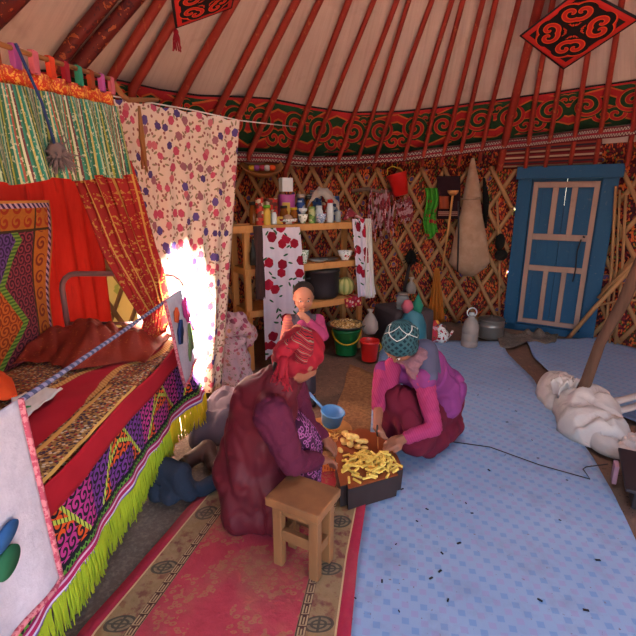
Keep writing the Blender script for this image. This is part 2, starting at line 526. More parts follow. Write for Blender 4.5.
def m_cord(S):
    u, v = S.uv
    return S.mix(((u*34+v*1.0).fr() > .5), '#8a84a0', '#464a6a')
def m_cordred(S):
    u, v = S.uv
    return S.mix(((u*40+v*1.0).fr() > .5), '#8a5a30', '#7a1a20')
def m_panel(S):      # white pile cloth
    n = S.noise(28, 4, .7)
    return S.mix(n, '#9c99ac', '#c4c2d0'), n
def m_wood(S, a='#7a4a28', b='#a87243', k=14):
    x, y, z = S.xyz
    n = S.noise(1, 4, .6, v=S.vec(x*k, y*k, z*k*.16))
    c = S.mix(n, a, b)
    return S.mix((S.noise(6, 4, .7)-.58)*2.2, c, tuple(q*.45 for q in lin(a)[:3])), n
def m_pole(S):
    n = S.noise(1, 3, .7, v=S.vec(*[c*q for c, q in zip(S.xyz, (30, 30, 6))]))
    c = S.mix(S.noise(5, 3), '#7a241c', '#a23a2a')
    return S.mix((n-.6)*6, c, '#b06a3e')
def m_polefig(S):
    c1 = S.mix(S.noise(5, 3), '#4a1a18', '#742620')
    return S.mix((S.noise(34, 2) > .57), c1, S.mix(S.noise(12, 1) > .5, '#a0522c', '#4a1c20'))
def m_slat(S):
    n = S.noise(7, 3); return S.mix(n, '#80583a', '#b08458')
def m_doorblue(S):
    x, y, z = S.xyz; n = S.noise(1, 4, .6, v=S.vec(x*9, y*9, z*1.6))
    c = S.mix(n, '#133e5e', '#1b5072'); return S.mix((S.noise(30, 3)-.64)*5, c, '#54606a')
def m_dress1(S):
    n = S.noise(8, 3); return S.mix(n, '#440e1a', '#641824')
def m_purplefig(S):
    S.uvs = None; v = xz(S); d, px, py, a, b, c = S.vor(v, 45, 1)
    return S.mix(near(d-.33, .1), '#3c1434', '#a05a90')
def m_scarf(S):
    return S.mix(S.noise(5, 2), '#700c1c', '#901226')
def m_scarfstripe(S):
    x, y, z = S.xyz; f = ((x*.6+z)*34+S.noise(20, 1)*.6).fr()
    c = S.ramp(f, ['#7a1220', '#3a1a22', '#8a1626', '#8a1420', '#7a6a5c', '#6a1018', '#a01c28', '#2a1a20', '#8a1420'])
    return c
def m_beanie(S):
    x, y, z = S.xyz
    a = ang(S, x, y); k = near((a*22+z*24).fr()-.5, .2) | near((a*22-z*24).fr()-.5, .2)
    return S.mix(k, '#17343c', '#335a62'), k
def m_boyshirt(S):
    x, y, z = S.xyz; return S.mix(((z*60).fr() > .5), '#b46a54', '#a4585a')
def m_sleevestripe(S):
    x, y, z = S.xyz; return S.mix(((x*80+z*40).fr() > .5), '#8c2650', '#943058')
def m_pillow(S):
    v = xz(S); return flowers(S, S.mix(S.noise(4, 2), '#9c7a80', '#b08e92'), v, 20, ['#98405a', '#a85a58', '#b0785a', '#7a4050'], '#807050', .34, .1)
def m_meadow(S):
    v = xz(S); return flowers(S, '#b0383c', v, 16, ['#d0a838', '#c8a0b0', '#d8d0c8', '#b03050'], '#2e5a38', .34)
def m_knit(S):
    n = S.noise(90, 2); return S.mix(n, '#6a4a50', '#8a6068'), n
def m_potcloth(S):
    v = xz(S); return flowers(S, '#98182a', v, 24, ['#c9b0a8', '#d09a60', '#b84060'], '#40303a', .34)
def m_porc(S):
    v = xz(S); return flowers(S, '#d5d2d0', v, 26, ['#a81830', '#b02a40', '#9a1830'], '#3a6a40', .3, .5)
def m_porcblue(S):
    v = xz(S); d, px, py, a, b, c = S.vor(v, 90, 1)
    return S.mix(near(d-.35, .12), '#cdd3dc', '#34508a')
def m_porcgreen(S):
    v = xz(S); d, px, py, a, b, c = S.vor(v, 60, 1)
    return S.mix((d < .33) & (a > .35), '#d5d6cc', '#5a8040')
def m_foodmix(S):
    d, px, py, a, b, c = S.vor('Object', 70, 1, '3D')
    return S.ramp(a, ['#b08a50', '#c8a468', '#8a6a3c', '#a87a3c', '#d0b888', '#6a4a2c']), d
M = {}
def mm(k, *a, **kw): M[k] = mat(k, *a, **kw)
mm('floral_cotton', m_floral, bump=.1, rough=.9, subs=.2); mm('rose_cotton', m_rose, rough=.9, subs=.2)
mm('linoleum', m_lino, rough=.55, spec=.35); mm('rug', m_rug, rough=.95, bump=.5); mm('earth', m_floor, rough=.95, bump=.7)
mm('felt_ground', m_feltfloor, rough=1, bump=.8); mm('roof_felt', m_roof, rough=1, bump=.35)
mm('figured_wall', m_walltex, rough=.95); mm('cream_wall', m_creamwall, rough=.95, subs=.75)
mm('scroll_felt', m_band, rough=.95); mm('horn_felt', m_horn, rough=.9); mm('woven_strip', m_woven, rough=.95)
mm('stripe_cloth', m_stripecloth, rough=.95); mm('valance_cloth', m_valance, rough=.7); mm('gold_braid', m_braid, rough=.6)
mm('red_gold_cloth', m_redgold, rough=.6, subs=.25); mm('red_velvet', m_redcloth, rough=.8, bump=.5, subs=.2); mm('embroidered_hanging', m_carpet, rough=.95)
mm('bedspread_print', m_bedtop, rough=.8); mm('crimson_cloth', m_redband, rough=.85); mm('gold_border', m_goldborder, rough=.85)
mm('curl_embroidery', m_embroid, rough=.95); mm('stripe_trim', m_trim, rough=.8); mm('striped_cord', m_cord, rough=.8); mm('red_cord', m_cordred, rough=.8)
mm('white_pile', m_panel, rough=.85, bump=.4); mm('wood', lambda S: m_wood(S), rough=.7, bump=.15)
mm('wood_light', lambda S: m_wood(S, '#a06a38', '#c99055'), rough=.7, bump=.1); mm('wood_grey', lambda S: m_wood(S, '#4a3630', '#8a6a58', 22), rough=.85, bump=.6)
mm('wood_red', lambda S: m_wood(S, '#6a3018', '#984e28', 8), rough=.5, bump=.08); mm('wood_dark', lambda S: m_wood(S, '#211717', '#3a2a28', 10), rough=.7, bump=.2)
mm('wood_stool', lambda S: m_wood(S, '#5e3c28', '#94663e', 12), rough=.55, bump=.15)
mm('pole_paint', m_pole, rough=.6); mm('pole_figured', m_polefig, rough=.6); mm('slat', m_slat, rough=.8)
mm('door_blue', m_doorblue, rough=.6); mm('batten', lambda S: m_wood(S, '#8a6c60', '#a88c7e', 12), rough=.8)
mm('maroon_cloth', m_dress1, rough=.58, bump=.12, bscale=9, fabric=True, spec=.35); mm('plum_knit', '#541530', rough=.85, bump=.3, bscale=120)
mm('purple_print', m_purplefig, rough=.85); mm('scarf_red', m_scarf, rough=.8, bump=.3, bscale=25); mm('scarf_stripe', m_scarfstripe, rough=.85)
mm('skin', '#8a5640', rough=.55, spec=.35); mm('skin_child', '#b5785c', rough=.5); mm('hair', '#1d1614', rough=.6); mm('hair_child', '#2a1c18', rough=.7)
mm('beanie_knit', m_beanie, rough=.95); mm('beanie_white', '#aaa8a2', rough=.95); mm('magenta_fleece', '#763068', rough=.9, bump=.25, bscale=30)
mm('crimson_fleece', m_sleevestripe, rough=.9); mm('slate_fleece', '#4c4c62', rough=.95); mm('dark_knit', m_knit, rough=.95)
mm('dark_red_wool', '#5c0f24', rough=.9, bump=.2, bscale=20); mm('boy_shirt', m_boyshirt, rough=.9); mm('boy_vest', '#4c4650', rough=.95)
mm('boy_pink', '#a8406a', rough=.9); mm('eye_white', '#c8c0b8', rough=.3); mm('eye_dark', '#120d0c', rough=.2); mm('lips', '#8a443c', rough=.5)
mm('grey_cloth', '#584c56', rough=.85, bump=.3, bscale=9); mm('denim', '#242c3c', rough=.9, bump=.3, bscale=90); mm('boot_leather', '#3c241e', rough=.5, bump=.3, bscale=30)
mm('pillow_print', m_pillow, rough=.9); mm('meadow_print', m_meadow, rough=.9); mm('worn_print', lambda S: flowers(S, S.mix(S.noise(5, 3), '#8f737c', '#a58a90'), xz(S), 24, ['#8a4a5a', '#96605c', '#7a5a50'], '#6a6a58', .3, .3), rough=.9, bump=.5, bscale=14); mm('pink_sack', '#a88090', rough=.9, bump=.4, bscale=8)
mm('sheer_red', lambda S: S.mix((S.noise(70, 2) > .66)*.5, S.mix(S.noise(5, 4), '#5e1712', '#8c2e1a'), '#a8602a'), rough=.6, subs=.15, bump=.5, bscale=16); mm('rust_cloth', '#8c3a1c', rough=.6, bump=.3, bscale=10)
mm('white_cotton', '#cfc9c2', rough=.9, bump=.3, bscale=8); mm('orange_cloth', '#d04a1c', rough=.8); mm('green_cloth', '#2e7a44', rough=.8)
mm('tube_paint', '#7c5a58', rough=.4, metal=.3); mm('fringe_yellow', '#cdb41c', rough=.9); mm('fringe_lime', '#96a822', rough=.9)
mm('appliq_pink', '#b8387c', rough=.9); mm('appliq_blue', '#28558c', rough=.9); mm('appliq_navy', '#263566', rough=.9); mm('appliq_green', '#205c40', rough=.9)
mm('appliq_orange', '#c8542c', rough=.9); mm('appliq_olive', '#6a7a50', rough=.9); mm('pink_braid', lambda S: S.mix(S.noise(90, 2) > .5, '#a04458', '#c07880'), rough=.8)
mm('plastic_green', '#12703a', rough=.35, spec=.5); mm('plastic_red', '#c8201c', rough=.35, spec=.5); mm('plastic_yellow', '#c8a020', rough=.4)
mm('plastic_blue', '#5a92c4', rough=.35, spec=.5); mm('plastic_pink', '#a04a8c', rough=.4); mm('plastic_white', '#c4cacc', rough=.4)
mm('glass', '#b4bcbc', rough=.15, trans=.5, alpha=1, ior=1.2); mm('bottle_water', '#b8aaa2', rough=.25, trans=.4, ior=1.2, spec=.6)
mm('steel', '#8c8078', rough=.35, metal=.45); mm('steel_dark', '#5a5250', rough=.45, metal=.4); mm('cast_iron', '#342c30', rough=.55, metal=.3)
mm('potato', lambda S: S.mix(S.noise(60, 2), '#c9a23a', '#e0c468'), rough=.5); mm('potato_pale', lambda S: S.mix(S.noise(30, 2), '#cf9f44', '#e4c478'), rough=.5)
mm('porcelain_red', m_porc, rough=.25); mm('porcelain_blue', m_porcblue, rough=.25); mm('porcelain_green', m_porcgreen, rough=.25)
mm('red_print', m_potcloth, rough=.9); mm('food', m_foodmix, rough=.8, bump=.6); mm('melon', lambda S: S.mix(near((ang(S, S.xyz[0], S.xyz[1])*9).fr()-.5, .22), '#b0a868', '#7f8648'), rough=.6)
mm('honey', '#7a4418', rough=.2); mm('mustard', '#c09a40', rough=.4); mm('lid_dark', '#2b2622', rough=.5); mm('lid_green', '#5a9a28', rough=.4)

def m_pack(*cols):
    def fn(S):
        x, y, z = S.xyz; d, px, py, a, b, c = S.vor(S.vec((x+y)*1.0, z*1.6, 0.0), 28, .8)
        return S.ramp(a, cols)
    return fn
mm('label_red', m_pack('#a8281f', '#b8a890', '#8c2420', '#a8281f', '#5a2a20'), rough=.5); mm('pack_blue', m_pack('#28437c', '#9aa4ac', '#28437c', '#6a7480', '#1c2c50', '#a89a8a'), rough=.4); mm('can_green', m_pack('#6f8a40', '#a8a878', '#4a6a38'), rough=.4)
mm('canvas', lambda S: S.mix((S.noise(9, 4)-.4)*2, '#96765f', '#b59580'), rough=.95, bump=.2); mm('scarf_green', m_meadow, rough=.8)
mm('grass_cloth', lambda S: flowers(S, S.mix(S.noise(5, 2), '#2f7a1c', '#48962a'), xz(S), 13, ['#a02028', '#8a3030'], '#1c5a18', .3, .4), rough=.8)
mm('pink_rope', lambda S: S.mix(S.noise(16, 2) > .5, '#8a3038', '#b08488'), rough=.95); mm('wood_weathered', lambda S: m_wood(S, '#33241e', '#6c4c3c', 22), rough=.9, bump=.9); mm('dark_rag', '#402a28', rough=1, bump=.6, bscale=20); mm('black_fur', '#17120f', rough=1, bump=1, bscale=60)
mm('film_blue', '#3f7f90', rough=.3, trans=.2); mm('film_clear', '#b8a89c', rough=.35, trans=.35, bump=.4, bscale=30); mm('cloth_pink', '#b85a68', rough=.8); mm('cloth_teal', '#287a60', rough=.8)
mm('cloth_ochre', '#a8601c', rough=.7); mm('dark_pocket', '#2a1218', rough=.95); mm('cardboard', lambda S: (S.mix((S.noise(40, 4, .7)-.4)*2.5, S.mix(S.noise(4, 4), '#7a5036', '#ab7e52'), '#4f3626'), S.noise(40, 4)), rough=.95)
mm('orange_mesh', lambda S: S.mix(((S.xyz[0]*70).fr() > .5) | ((S.xyz[1]*70).fr() > .6), '#a84414', '#d8702a'), rough=.6)
mm('feather', '#6a5a5c', rough=1); mm('white_felt', '#b8aea8', rough=1, bump=.5, bscale=18)
mm('wood_chip', '#241c20', rough=1); mm('clay', '#4a3c3c', rough=.95, bump=.4); mm('gravel', m_floor, rough=1, bump=1)
# ================================================================ SETTING
CX, CY = CEN.x, CEN.y
def shell(t, z, off=0.0):
    r = RAD-off
    if z > ZW: r = RAD-off*1.4-(z-ZW)*KR
    return V(CX+r*math.cos(t), CY+r*math.sin(t), z)
def th_of(p): return math.atan2(p.y-CY, p.x-CX)
HOLE = .30; ZT = ZW+(RAD-HOLE)/KR
def f(bm): grid(bm, lambda a, b: shell(a*2*PI, lerp(ZW-.02, ZT, b), .0), 96, 24, lambda a, b: (a*14, b*3.6))
thing('ceiling', MATS['roof_felt'], 'pale felt roof lining of the yurt', 'roof', f, kind='structure', thick=.015)
# figured wall all round, left open behind the camera to let soft fill light in
TL = th_of(Q(160, 250, 3.9)); 
DLA = th_of(G(513, 325)); DRA = th_of(G(584, 338))
def f(bm):
    grid(bm, lambda a, b: shell(lerp(math.radians(-48), DRA+.008*math.sin(b*23), a), lerp(-.06, ZW+.02, b)), 40, 16, lambda a, b: (a*3.6, b*1.74))
    grid(bm, lambda a, b: shell(lerp(DLA+.02+.016*math.sin(b*17+1), TL, a), lerp(-.06, ZW+.02, b)), 50, 16, lambda a, b: (4+a*4.4, b*1.74))
    grid(bm, lambda a, b: shell(lerp(math.radians(-48), th_of(W(322, 200)), a), lerp(ZW-.02, 1.87, b), .012), 60, 3, lambda a, b: (a*7, b*.2))
    grid(bm, lambda a, b: shell(lerp(DRA, DLA+.04, a), lerp(1.64, ZW+.02, b)), 10, 1, lambda a, b: (a, b*.1))
thing('wall_back', MATS['figured_wall'], 'figured red and orange cloth wall behind the lattice', 'wall', f, kind='structure', thick=.01)
def f(bm): grid(bm, lambda a, b: shell(lerp(TL, math.radians(222), a), lerp(-.06, ZW+.02, b)), 40, 10, lambda a, b: (a*3, b*1.74))
thing('wall_left', MATS['cream_wall'], 'cream cloth wall behind the bed end', 'wall', f, kind='structure', thick=.01)
def f(bm):
    grid(bm, lambda a, b: V(lerp(-2.4, 4.2, a), lerp(-1.2, 5.4, b), .006*noise.noise(V(a*20, b*20, 0))-.008), 60, 60)
thing('floor', MATS['earth'], 'brown earth floor', 'floor', f, kind='structure')
# green and red appliqué band round the foot of the roof (follows its own drape)
band = [(-20, 70, 130), (60, 70, 140), (120, 80, 125), (160, 89, 142), (200, 95, 150), (240, 96, 151), (270, 98, 152), (310, 106, 156), (350, 112, 155), (400, 111, 152), (440, 107, 147),
        (470, 103, 143), (500, 99, 139), (530, 95, 136), (560, 91, 132), (590, 86, 128), (620, 82, 125), (660, 76, 119), (720, 66, 108)]
def bpt(a, b, off=.035):
    k = a*(len(band)-1); i = min(int(k), len(band)-2); q = k-i
    x0, t0, b0 = band[i]; x1, t1, b1 = band[i+1]
    return W(lerp(x0, x1, q), lerp(lerp(b0, b1, q), lerp(t0, t1, q), b), off)
def f(bm):
    us = [0]; N = 150
    for i in range(N): us.append(us[-1]+(bpt((i+1)/N, 0.3)-bpt(i/N, 0.3)).length)
    grid(bm, lambda a, b: bpt(a, b), N, 5, lambda a, b: (us[round(a*N)], b))
thing('felt_band', MATS['scroll_felt'], 'long green felt band with red scroll pattern round the foot of the roof', 'wall hanging', f, thick=.008)
def f(bm):
    def p(a, b):
        k = bpt(a, 0, .04); k2 = W(*[(lerp(360, 720, a)), 0][:1], 400) if False else k
        return V(k.x, k.y, k.z-.01-b*.09)
    grid(bm, p, 110, 2, lambda a, b: (a*8, b))
thing('woven_strip', MATS['woven_strip'], 'narrow woven zigzag strip hanging under the green scroll band', 'textile strip', f, thick=.006)
# red cloth with stripes above the door
def f(bm):
    grid(bm, lambda a, b: W(lerp(499, 602, a), lerp(lerp(169, 166, a), lerp(143, 133, a), b), .07), 20, 6, lambda a, b: (a*1.0, b*1.0))
thing('striped_blanket', MATS['stripe_cloth'], 'dark red striped cloth hanging just above the blue door', 'cloth', f, thick=.008)
# lattice: crossing slats pegged together, one section each side of the door
DL = th_of(G(500, 325)); DR = th_of(G(592, 338))
def lattice(t0, t1, label, n, lean=.34):
    mid = shell((t0+t1)/2, 0, .06); root = empty('lattice_wall', mid, label, 'lattice wall')
    rr = .05
    for s in (1, -1):
        for i in range(-3, n+4):
            base = t0+(t1-t0)*i/n
            pts = []
            for k in range(9):
                z = k/8*1.7; t = base+s*(z/1.7-.5)*lean
                if min(t0, t1)-.02 <= t <= max(t0, t1)+.02: pts.append(shell(t, z+.01, rr+(.011 if s > 0 else 0))+V(R_.uniform(-.004, .004), R_.uniform(-.004, .004), 0))
            if len(pts) > 1: part('slat', MATS['slat'], root, lambda bm: tube(bm, pts, .0095, 8, flat=2.3))
lattice(DL+.0, th_of(W(235, 250))+.12, 'tan wooden lattice wall between the shelf and the blue door', 14)
lattice(DR-.0, DR-1.0, 'tan wooden lattice wall on the right side of the door', 12)
lattice(th_of(W(118, 250))-.1, th_of(W(60, 250))+.1, 'wooden lattice glimpsed between red curtain and bed end', 5)
# ---------------------------------------------------------------- roof poles
poles = [((58, 63), (108, 0), .038, 'F'), ((76, 68), (134, 0), .042, 'F'), ((110, 80), (160, 0), .03, 0), ((132, 90), (185, 0), .03, 0), ((172, 113), (235, 0), .03, 0),
         ((214, 118), (275, 0), .028, 0), ((238, 118), (297, 0), .028, 0), ((249, 155), (320, 0), .026, 0), ((285, 172), (349, 0), .026, 0), ((306, 168), (374, 0), .026, 0),
         ((336, 168), (397, 0), .027, 0), ((355, 168), (409, 0), .024, 0), ((374, 164), (432, 0), .026, 0), ((404, 160), (452, 0), .026, 0), ((422, 162), (463, 0), .026, 0),
         ((441, 162), (483, 0), .026, 0), ((459, 161), (496, 0), .027, 0), ((480, 158), (519, 0), .026, 0), ((500, 166), (540, 0), .045, 'G'), ((526, 163), (553, 0), .027, 0),
         ((546, 162), (573, 0), .026, 0), ((570, 166), (596, 0), .027, 0), ((595, 164), (622, 0), .027, 0), ((628, 160), (650, 0), .027, 0)]
for i, (a, b, r, kind) in enumerate(poles):
    p0 = W(a[0], a[1], .085); p1 = W(b[0], b[1], .06); d = (p1-p0)
    # run on up to the crown ring
    k = 1.0
    while math.hypot((p0+d*k).x-CX, (p0+d*k).y-CY) > .72 and k < 4 and (p0+d*k).z < ZT-.25: k += .02
    p2 = p0+d*k
    sag = V(0, 0, .0)
    j = R_.uniform(-.012, .012)
    pts = [p0+V(0, 0, -.05), p0, lerp(p0, p1, .35)+V(j, 0, .008), p1, lerp(p1, p2, .5), p2]
    m = MATS['pole_figured'] if kind == 'F' else MATS['pole_paint']
    if i > 8: r *= .8
    lab = {(0): 'slim red-painted roof pole rising from the green scroll band to the crown', 'G': 'thick dark red roof pole with carved figuring left of the door', 'F': ''}[kind]
    if kind == 'F': lab = 'thick dark roof pole at far left of the roof' if i == 0 else 'thick patterned roof pole, second from the left edge'
    thing('roof_pole', m, lab, 'roof pole', lambda bm: tube(bm, pts, [r*.85, r, r, r, r*.95, r*.9], 10), group=None if kind else 'slim red roof poles')
# dark pole at the very corner
p0 = W(-20, 30, .06); p1 = W(14, -4, .06)
thing('roof_pole', MATS['pole_figured'], 'dark roof pole cutting the top left corner', 'roof pole', lambda bm: tube(bm, [p0, p1, p1+(p1-p0)*2], .05, 10))
# ---------------------------------------------------------------- felt ornaments
def ornament(c4, off, label, tassel=None):
    q = [W(x, y, off) for x, y in c4]
    # lay the four corners flat
    c = sum(q, V(0, 0, 0))/4; n = ((q[1]-q[3]).cross(q[2]-q[0])).normalized()
    q = [p-n*(p-c).dot(n) for p in q]
    root = empty('felt_ornament', q[0], label, 'felt ornament')
    fn = quadfn(*q)
    part('panel', MATS['horn_felt'], root, lambda bm: grid(bm, lambda a, b: fn(a, b)+n*.01*math.sin(a*PI)*math.sin(b*PI), 12, 12, lambda a, b: (a*2-1, b*2-1)), thick=.012)
    if tassel is not None:
        s = q[tassel]
        def t(bm):
            for i in range(14):
                e = s+V(R_.uniform(-.02, .02), R_.uniform(-.02, .02), -.09-R_.random()*.03); tube(bm, [s, lerp(s, e, .5)+V(R_.uniform(-.01, .01), 0, 0), e], .004, 5)
            sph(bm, s+V(0, 0, -.02), .014)
        tg(part('tassel', MATS['scarf_red'], root, t), 'red thread tassel')
def tg(o, l): o['label'] = l; return o
ornament([(519, 37), (564, 68), (640, 20), (582, -14)], .55, 'large black and red felt diamond under the roof at upper right')
ornament([(171, -8), (175, 27), (232, 8), (238, -30)], .5, 'black and red felt piece under the roof at upper left with tassel', 1)
# ---------------------------------------------------------------- door
def door():
    # door plane through the two floor corners
    A = G(507, 326); B = G(591, 338); A.z = B.z = 0; u = (B-A); L = u.length; u.normalize(); n = V(u.y, -u.x, 0)  # towards the room
    if n.dot(CEN-A) < 0: n = -n
    rot = Matrix((u, n, V(0, 0, 1))).transposed()
    root = empty('door_1', (A+B)/2, 'blue wooden plank door with pale battens in a blue frame', 'door', kind='structure')
    H = 1.60
    def slab(bm, x0, x1, z0, z1, d0, d1, bev=.004): bx(bm, A+u*(x0+x1)/2+n*(d0+d1)/2+V(0, 0, (z0+z1)/2), (x1-x0, d1-d0, z1-z0), rot, bev)
    fr = MATS['door_blue']
    def f(bm):
        slab(bm, -.03, .10, 0, H, .02, .10); slab(bm, L-.11, L+.02, 0, H, .02, .10)
        slab(bm, -.05, L+.05, H-.02, H+.10, .02, .12); slab(bm, .0, L, .0, .07, .02, .10)
    part('door_frame', fr, root, f, smooth=False)
    def f(bm):
        n_ = 6; w = (L-.2)/n_
        for i in range(n_): slab(bm, .1+i*w+(.002 if i == 3 else 0), .1+(i+1)*w-(.002 if i == 2 else 0), .06, H-.02, .03, .055-.002*(i % 2), .0015)
        slab(bm, .1+3*w-.02, .1+3*w+.02, .06, 1.32, .022, .031)
    leaf = part('door_leaf', fr, root, f, smooth=False)
    x0, x1 = .115, L-.125; z0, z1 = .09, H-.05; b = .045
    rails = [(x0, x0+b, z0, z1), (x1-b, x1, z0, z1), (x0+b, x1-b, z0, z0+b), (x0+b, x1-b, z1-b-.01, z1), (x0+b, x1-b, .98, 1.04), (x0+b, x1-b, .66, .715)]
    w = x1-x0
    for fx in (.33, .62): rails += [(x0+w*fx, x0+w*fx+.045, z0+b, .66), (x0+w*fx-.01, x0+w*fx+.04, 1.04, z1-b)]
    for r in rails: part('batten', MATS['batten'], leaf, lambda bm: slab(bm, *r, .05, .075, .003), smooth=False)
    def f(bm):
        p = A+u*(x1-.06)+n*.09+V(0, 0, 1.0)
        tube(bm, [p+V(0, 0, .02), p-u*.02+V(0, 0, .03)], .008, 8); tube(bm, [p-u*.03, p-u*.05-V(0, 0, .12), p-u*.04-V(0, 0, .3), p-u*.05-V(0, 0, .42)], .006, 6)
    tg(part('handle', MATS['cast_iron'], leaf, f), 'dark pull strap')
    # the rough bent timbers beside the frame
    for (a, b_, r) in (((616, 186), (606, 336), .014), ((620, 190), (612, 330), .010), ((626, 195), (617, 335), .013), ((497, 200), (500, 320), .012)):
        p, q = W(*a, .12), W(*b_, .12)
        thing('wall_pole', MATS['slat'], {616: 'upright stick nearest the right door post', 620: 'thin upright stick, second right of the door', 626: 'upright stick standing third right of the door', 497: 'thin upright stick on the left side of the door'}[a[0]], 'stick',
              lambda bm: tube(bm, [V(q.x, q.y, 0), lerp(p, q, .5)+V(.01, 0, 0), p], r, 7))
    # slanting brace poles across the right lattice
    for k, (a, b_, r, lb) in enumerate((((560, 348), (632, 268), .022, 'brown pole slanting up from the door foot to the right'), ((598, 298), (640, 258), .014, 'thin branch tied across the lattice right of the door'), ((600, 305), (640, 300), .012, 'level branch tied low on the lattice right of the door'))):
        p, q = W(*a, .16), W(*b_, .16)
        thing('brace_pole', MATS['slat'], lb, 'pole', lambda bm: tube(bm, [p, lerp(p, q, .5)+V(0, 0, .02), q], r, 7))
door()
# ---------------------------------------------------------------- ground coverings
def sheet(name, m, label, cat, px, z, thick=.004, res=26, order=None, wob=.0, uvf=None):
    """flat sheet with the outline px (pixel corners on the ground), filled as a fan of strips between its two long sides"""
    lft, rgt = px
    def along(pl, t):
        k = t*(len(pl)-1); i = min(int(k), len(pl)-2); return lerp(pl[i], pl[i+1], k-i)
    L = [G(*p) for p in lft]; Rr = [G(*p) for p in rgt]
    def fn(a, b):
        p = lerp(along(L, b), along(Rr, b), a); e = min(a, 1-a, b, 1-b)
        return V(p.x, p.y, z+wob*(1-min(1, e*14))*(noise.noise(V(p.x*7, p.y*7, 3))*.5+.5)+.002*noise.noise(V(p.x*4, p.y*4, 0)))
    return thing(name, MATS[m], label, cat, lambda bm: grid(bm, fn, res, res*2, uvf), thick=thick)
sheet('linoleum_sheet', 'linoleum', 'big pale blue basket-pattern linoleum sheet covering the middle floor', 'floor covering',
      ([(338, 720), (345, 636), (354, 560), (367, 500), (370, 440), (373, 390), (380, 352), (392, 342)], [(735, 720), (672, 636), (636, 547), (614, 499), (589, 455), (564, 422), (541, 399), (534, 382), (507, 355), (502, 343)]), .012, wob=.012)
sheet('linoleum_sheet', 'linoleum', 'second blue linoleum sheet lying right of the bare strip by the door', 'floor covering',
      ([(700, 460), (636, 425), (600, 410), (574, 398), (562, 388), (548, 373), (534, 360), (526, 342)], [(760, 400), (690, 380), (660, 365), (640, 352), (615, 345), (596, 340)]), .012, wob=.02)
sheet('red_rug', 'rug', 'worn red rug with tan borders of roundels under the kneeling woman', 'rug',
      ([(20, 720), (82, 636), (150, 557), (213, 483), (232, 462)], [(345, 720), (351, 636), (358, 560), (367, 500), (370, 468)]), .018, .008, wob=.01, res=24, uvf=lambda a, b: (a, b*1.9))
sheet('felt_mat', 'felt_ground', 'grey brown felt mat between the bed fringe and the red rug', 'mat',
      ([(-140, 720), (-60, 636), (60, 560), (140, 470), (200, 430)], [(70, 720), (130, 636), (180, 557), (233, 483), (262, 452)]), .004, .008, wob=.004)
def f(bm):
    P0 = [G(*p) for p in [(318, 468), (395, 468), (388, 380), (350, 365)]]
    fn = quadfn(*P0)
    grid(bm, lambda a, b: (lambda p: V(p.x+.03*noise.noise(V(a*5, b*5, 2)), p.y+.05*noise.noise(V(a*5, b*7, 0)), .004))(fn(a, b)), 24, 24)
thing('cardboard_sheet', MATS['cardboard'], 'trodden brown cardboard on the floor between the two women', 'cardboard', f, thick=.004)  # floor patch with the warm golden light put into its colour
# folded end of brown felt at the door sill
thing('sill_felt', MATS['felt_ground'], 'rumpled brown felt strip along the foot of the blue door', 'felt strip',
      lambda bm: grid(bm, lambda a, b: (lambda p: V(p.x, p.y, .022+.09*abs(noise.noise(p*9))*(.3+b)))(lerp(G(lerp(500, 556, a), lerp(349, 343, a)+2*math.sin(a*9)), G(lerp(496, 558, a), 337, 0), b)), 36, 10), thick=.01)
# ================================================================ LEFT SIDE
XB = -.76     # plane of the bed's long side
YH = 2.42
# red cloth wall hanging and embroidered hanging
def f(bm):
    path = [V(-1.62, .75, 0), V(-1.6, 1.7, 0), V(-1.56, 2.5, 0), V(-1.40, 2.92, 0)]
    def p(a, b):
        k = a*3; i = min(int(k), 2); q = lerp(path[i], path[i+1], k-i)
        return V(q.x+.018*math.sin(a*70+b*2)+.012*math.sin(a*31), q.y, lerp(.35, 1.78, b))
    grid(bm, p, 110, 14, lambda a, b: (a*2.4, b*1.4))
thing('red_curtain', MATS['red_velvet'], 'bright red cloth hanging behind the bed', 'curtain', f, thick=.006)
def f(bm):
    grid(bm, lambda a, b: V(-1.43+.012*math.sin(b*9+a*14), lerp(2.465, 1.0, a)-.20*b, lerp(1.385, .45, b)), 40, 30, lambda a, b: (a*1.44, b*.935))
thing('embroidered_hanging', MATS['embroidered_hanging'], 'orange and violet embroidered hanging on the red cloth at left edge', 'wall hanging', f, thick=.012)
# canopy rod, loops, braid and striped valance
RODZ = 1.82; YE = 1.83
def rz(y): return RODZ-(YE-y)*.10
def canopy():
    root = empty('bed_canopy', (XB, 1.5, 1.5), 'green striped valance with orange braid and coloured loops above the bed', 'valance')
    tg(part('rod', MATS['red_cord'], root, lambda bm: tube(bm, [V(XB, .8, rz(.8)), V(XB, 1.3, rz(1.3)-.005), V(XB, YE, RODZ)], .007, 8)), 'thin twisted rod cord')
    pal = ['cloth_pink', 'gold_braid', 'scarf_red', 'cloth_teal', 'rust_cloth', 'plastic_pink']
    for i in range(13):
        y = .86+i*.08
        part('loop', MATS[pal[i % 6]], root, lambda bm: bx(bm, (XB+.0, y, rz(y)-.022), (.016, .028, .058), None, .004), smooth=False)
    part('braid', MATS['gold_braid'], root, lambda bm: grid(bm, lambda a, b: V(XB-.004+.004*math.sin(a*60), lerp(.82, YE, a), rz(lerp(.82, YE, a))-.045-b*.048), 80, 2, lambda a, b: (a*1.11, b*.065)), thick=.006)
    def p(a, b):
        return V(XB+.006+(.006+.014*b)*math.sin(a*50+1.5*math.sin(a*9)), lerp(.82, YE+.07*b, a), rz(lerp(.82, YE, a))-.09-b*(.215+.03*a+.008*math.sin(a*23)))
    tg(part('skirt', MATS['valance_cloth'], root, lambda bm: grid(bm, p, 170, 8, lambda a, b: (a*1.4, b*.2)), thick=.004), 'green white and olive striped skirt')
canopy()
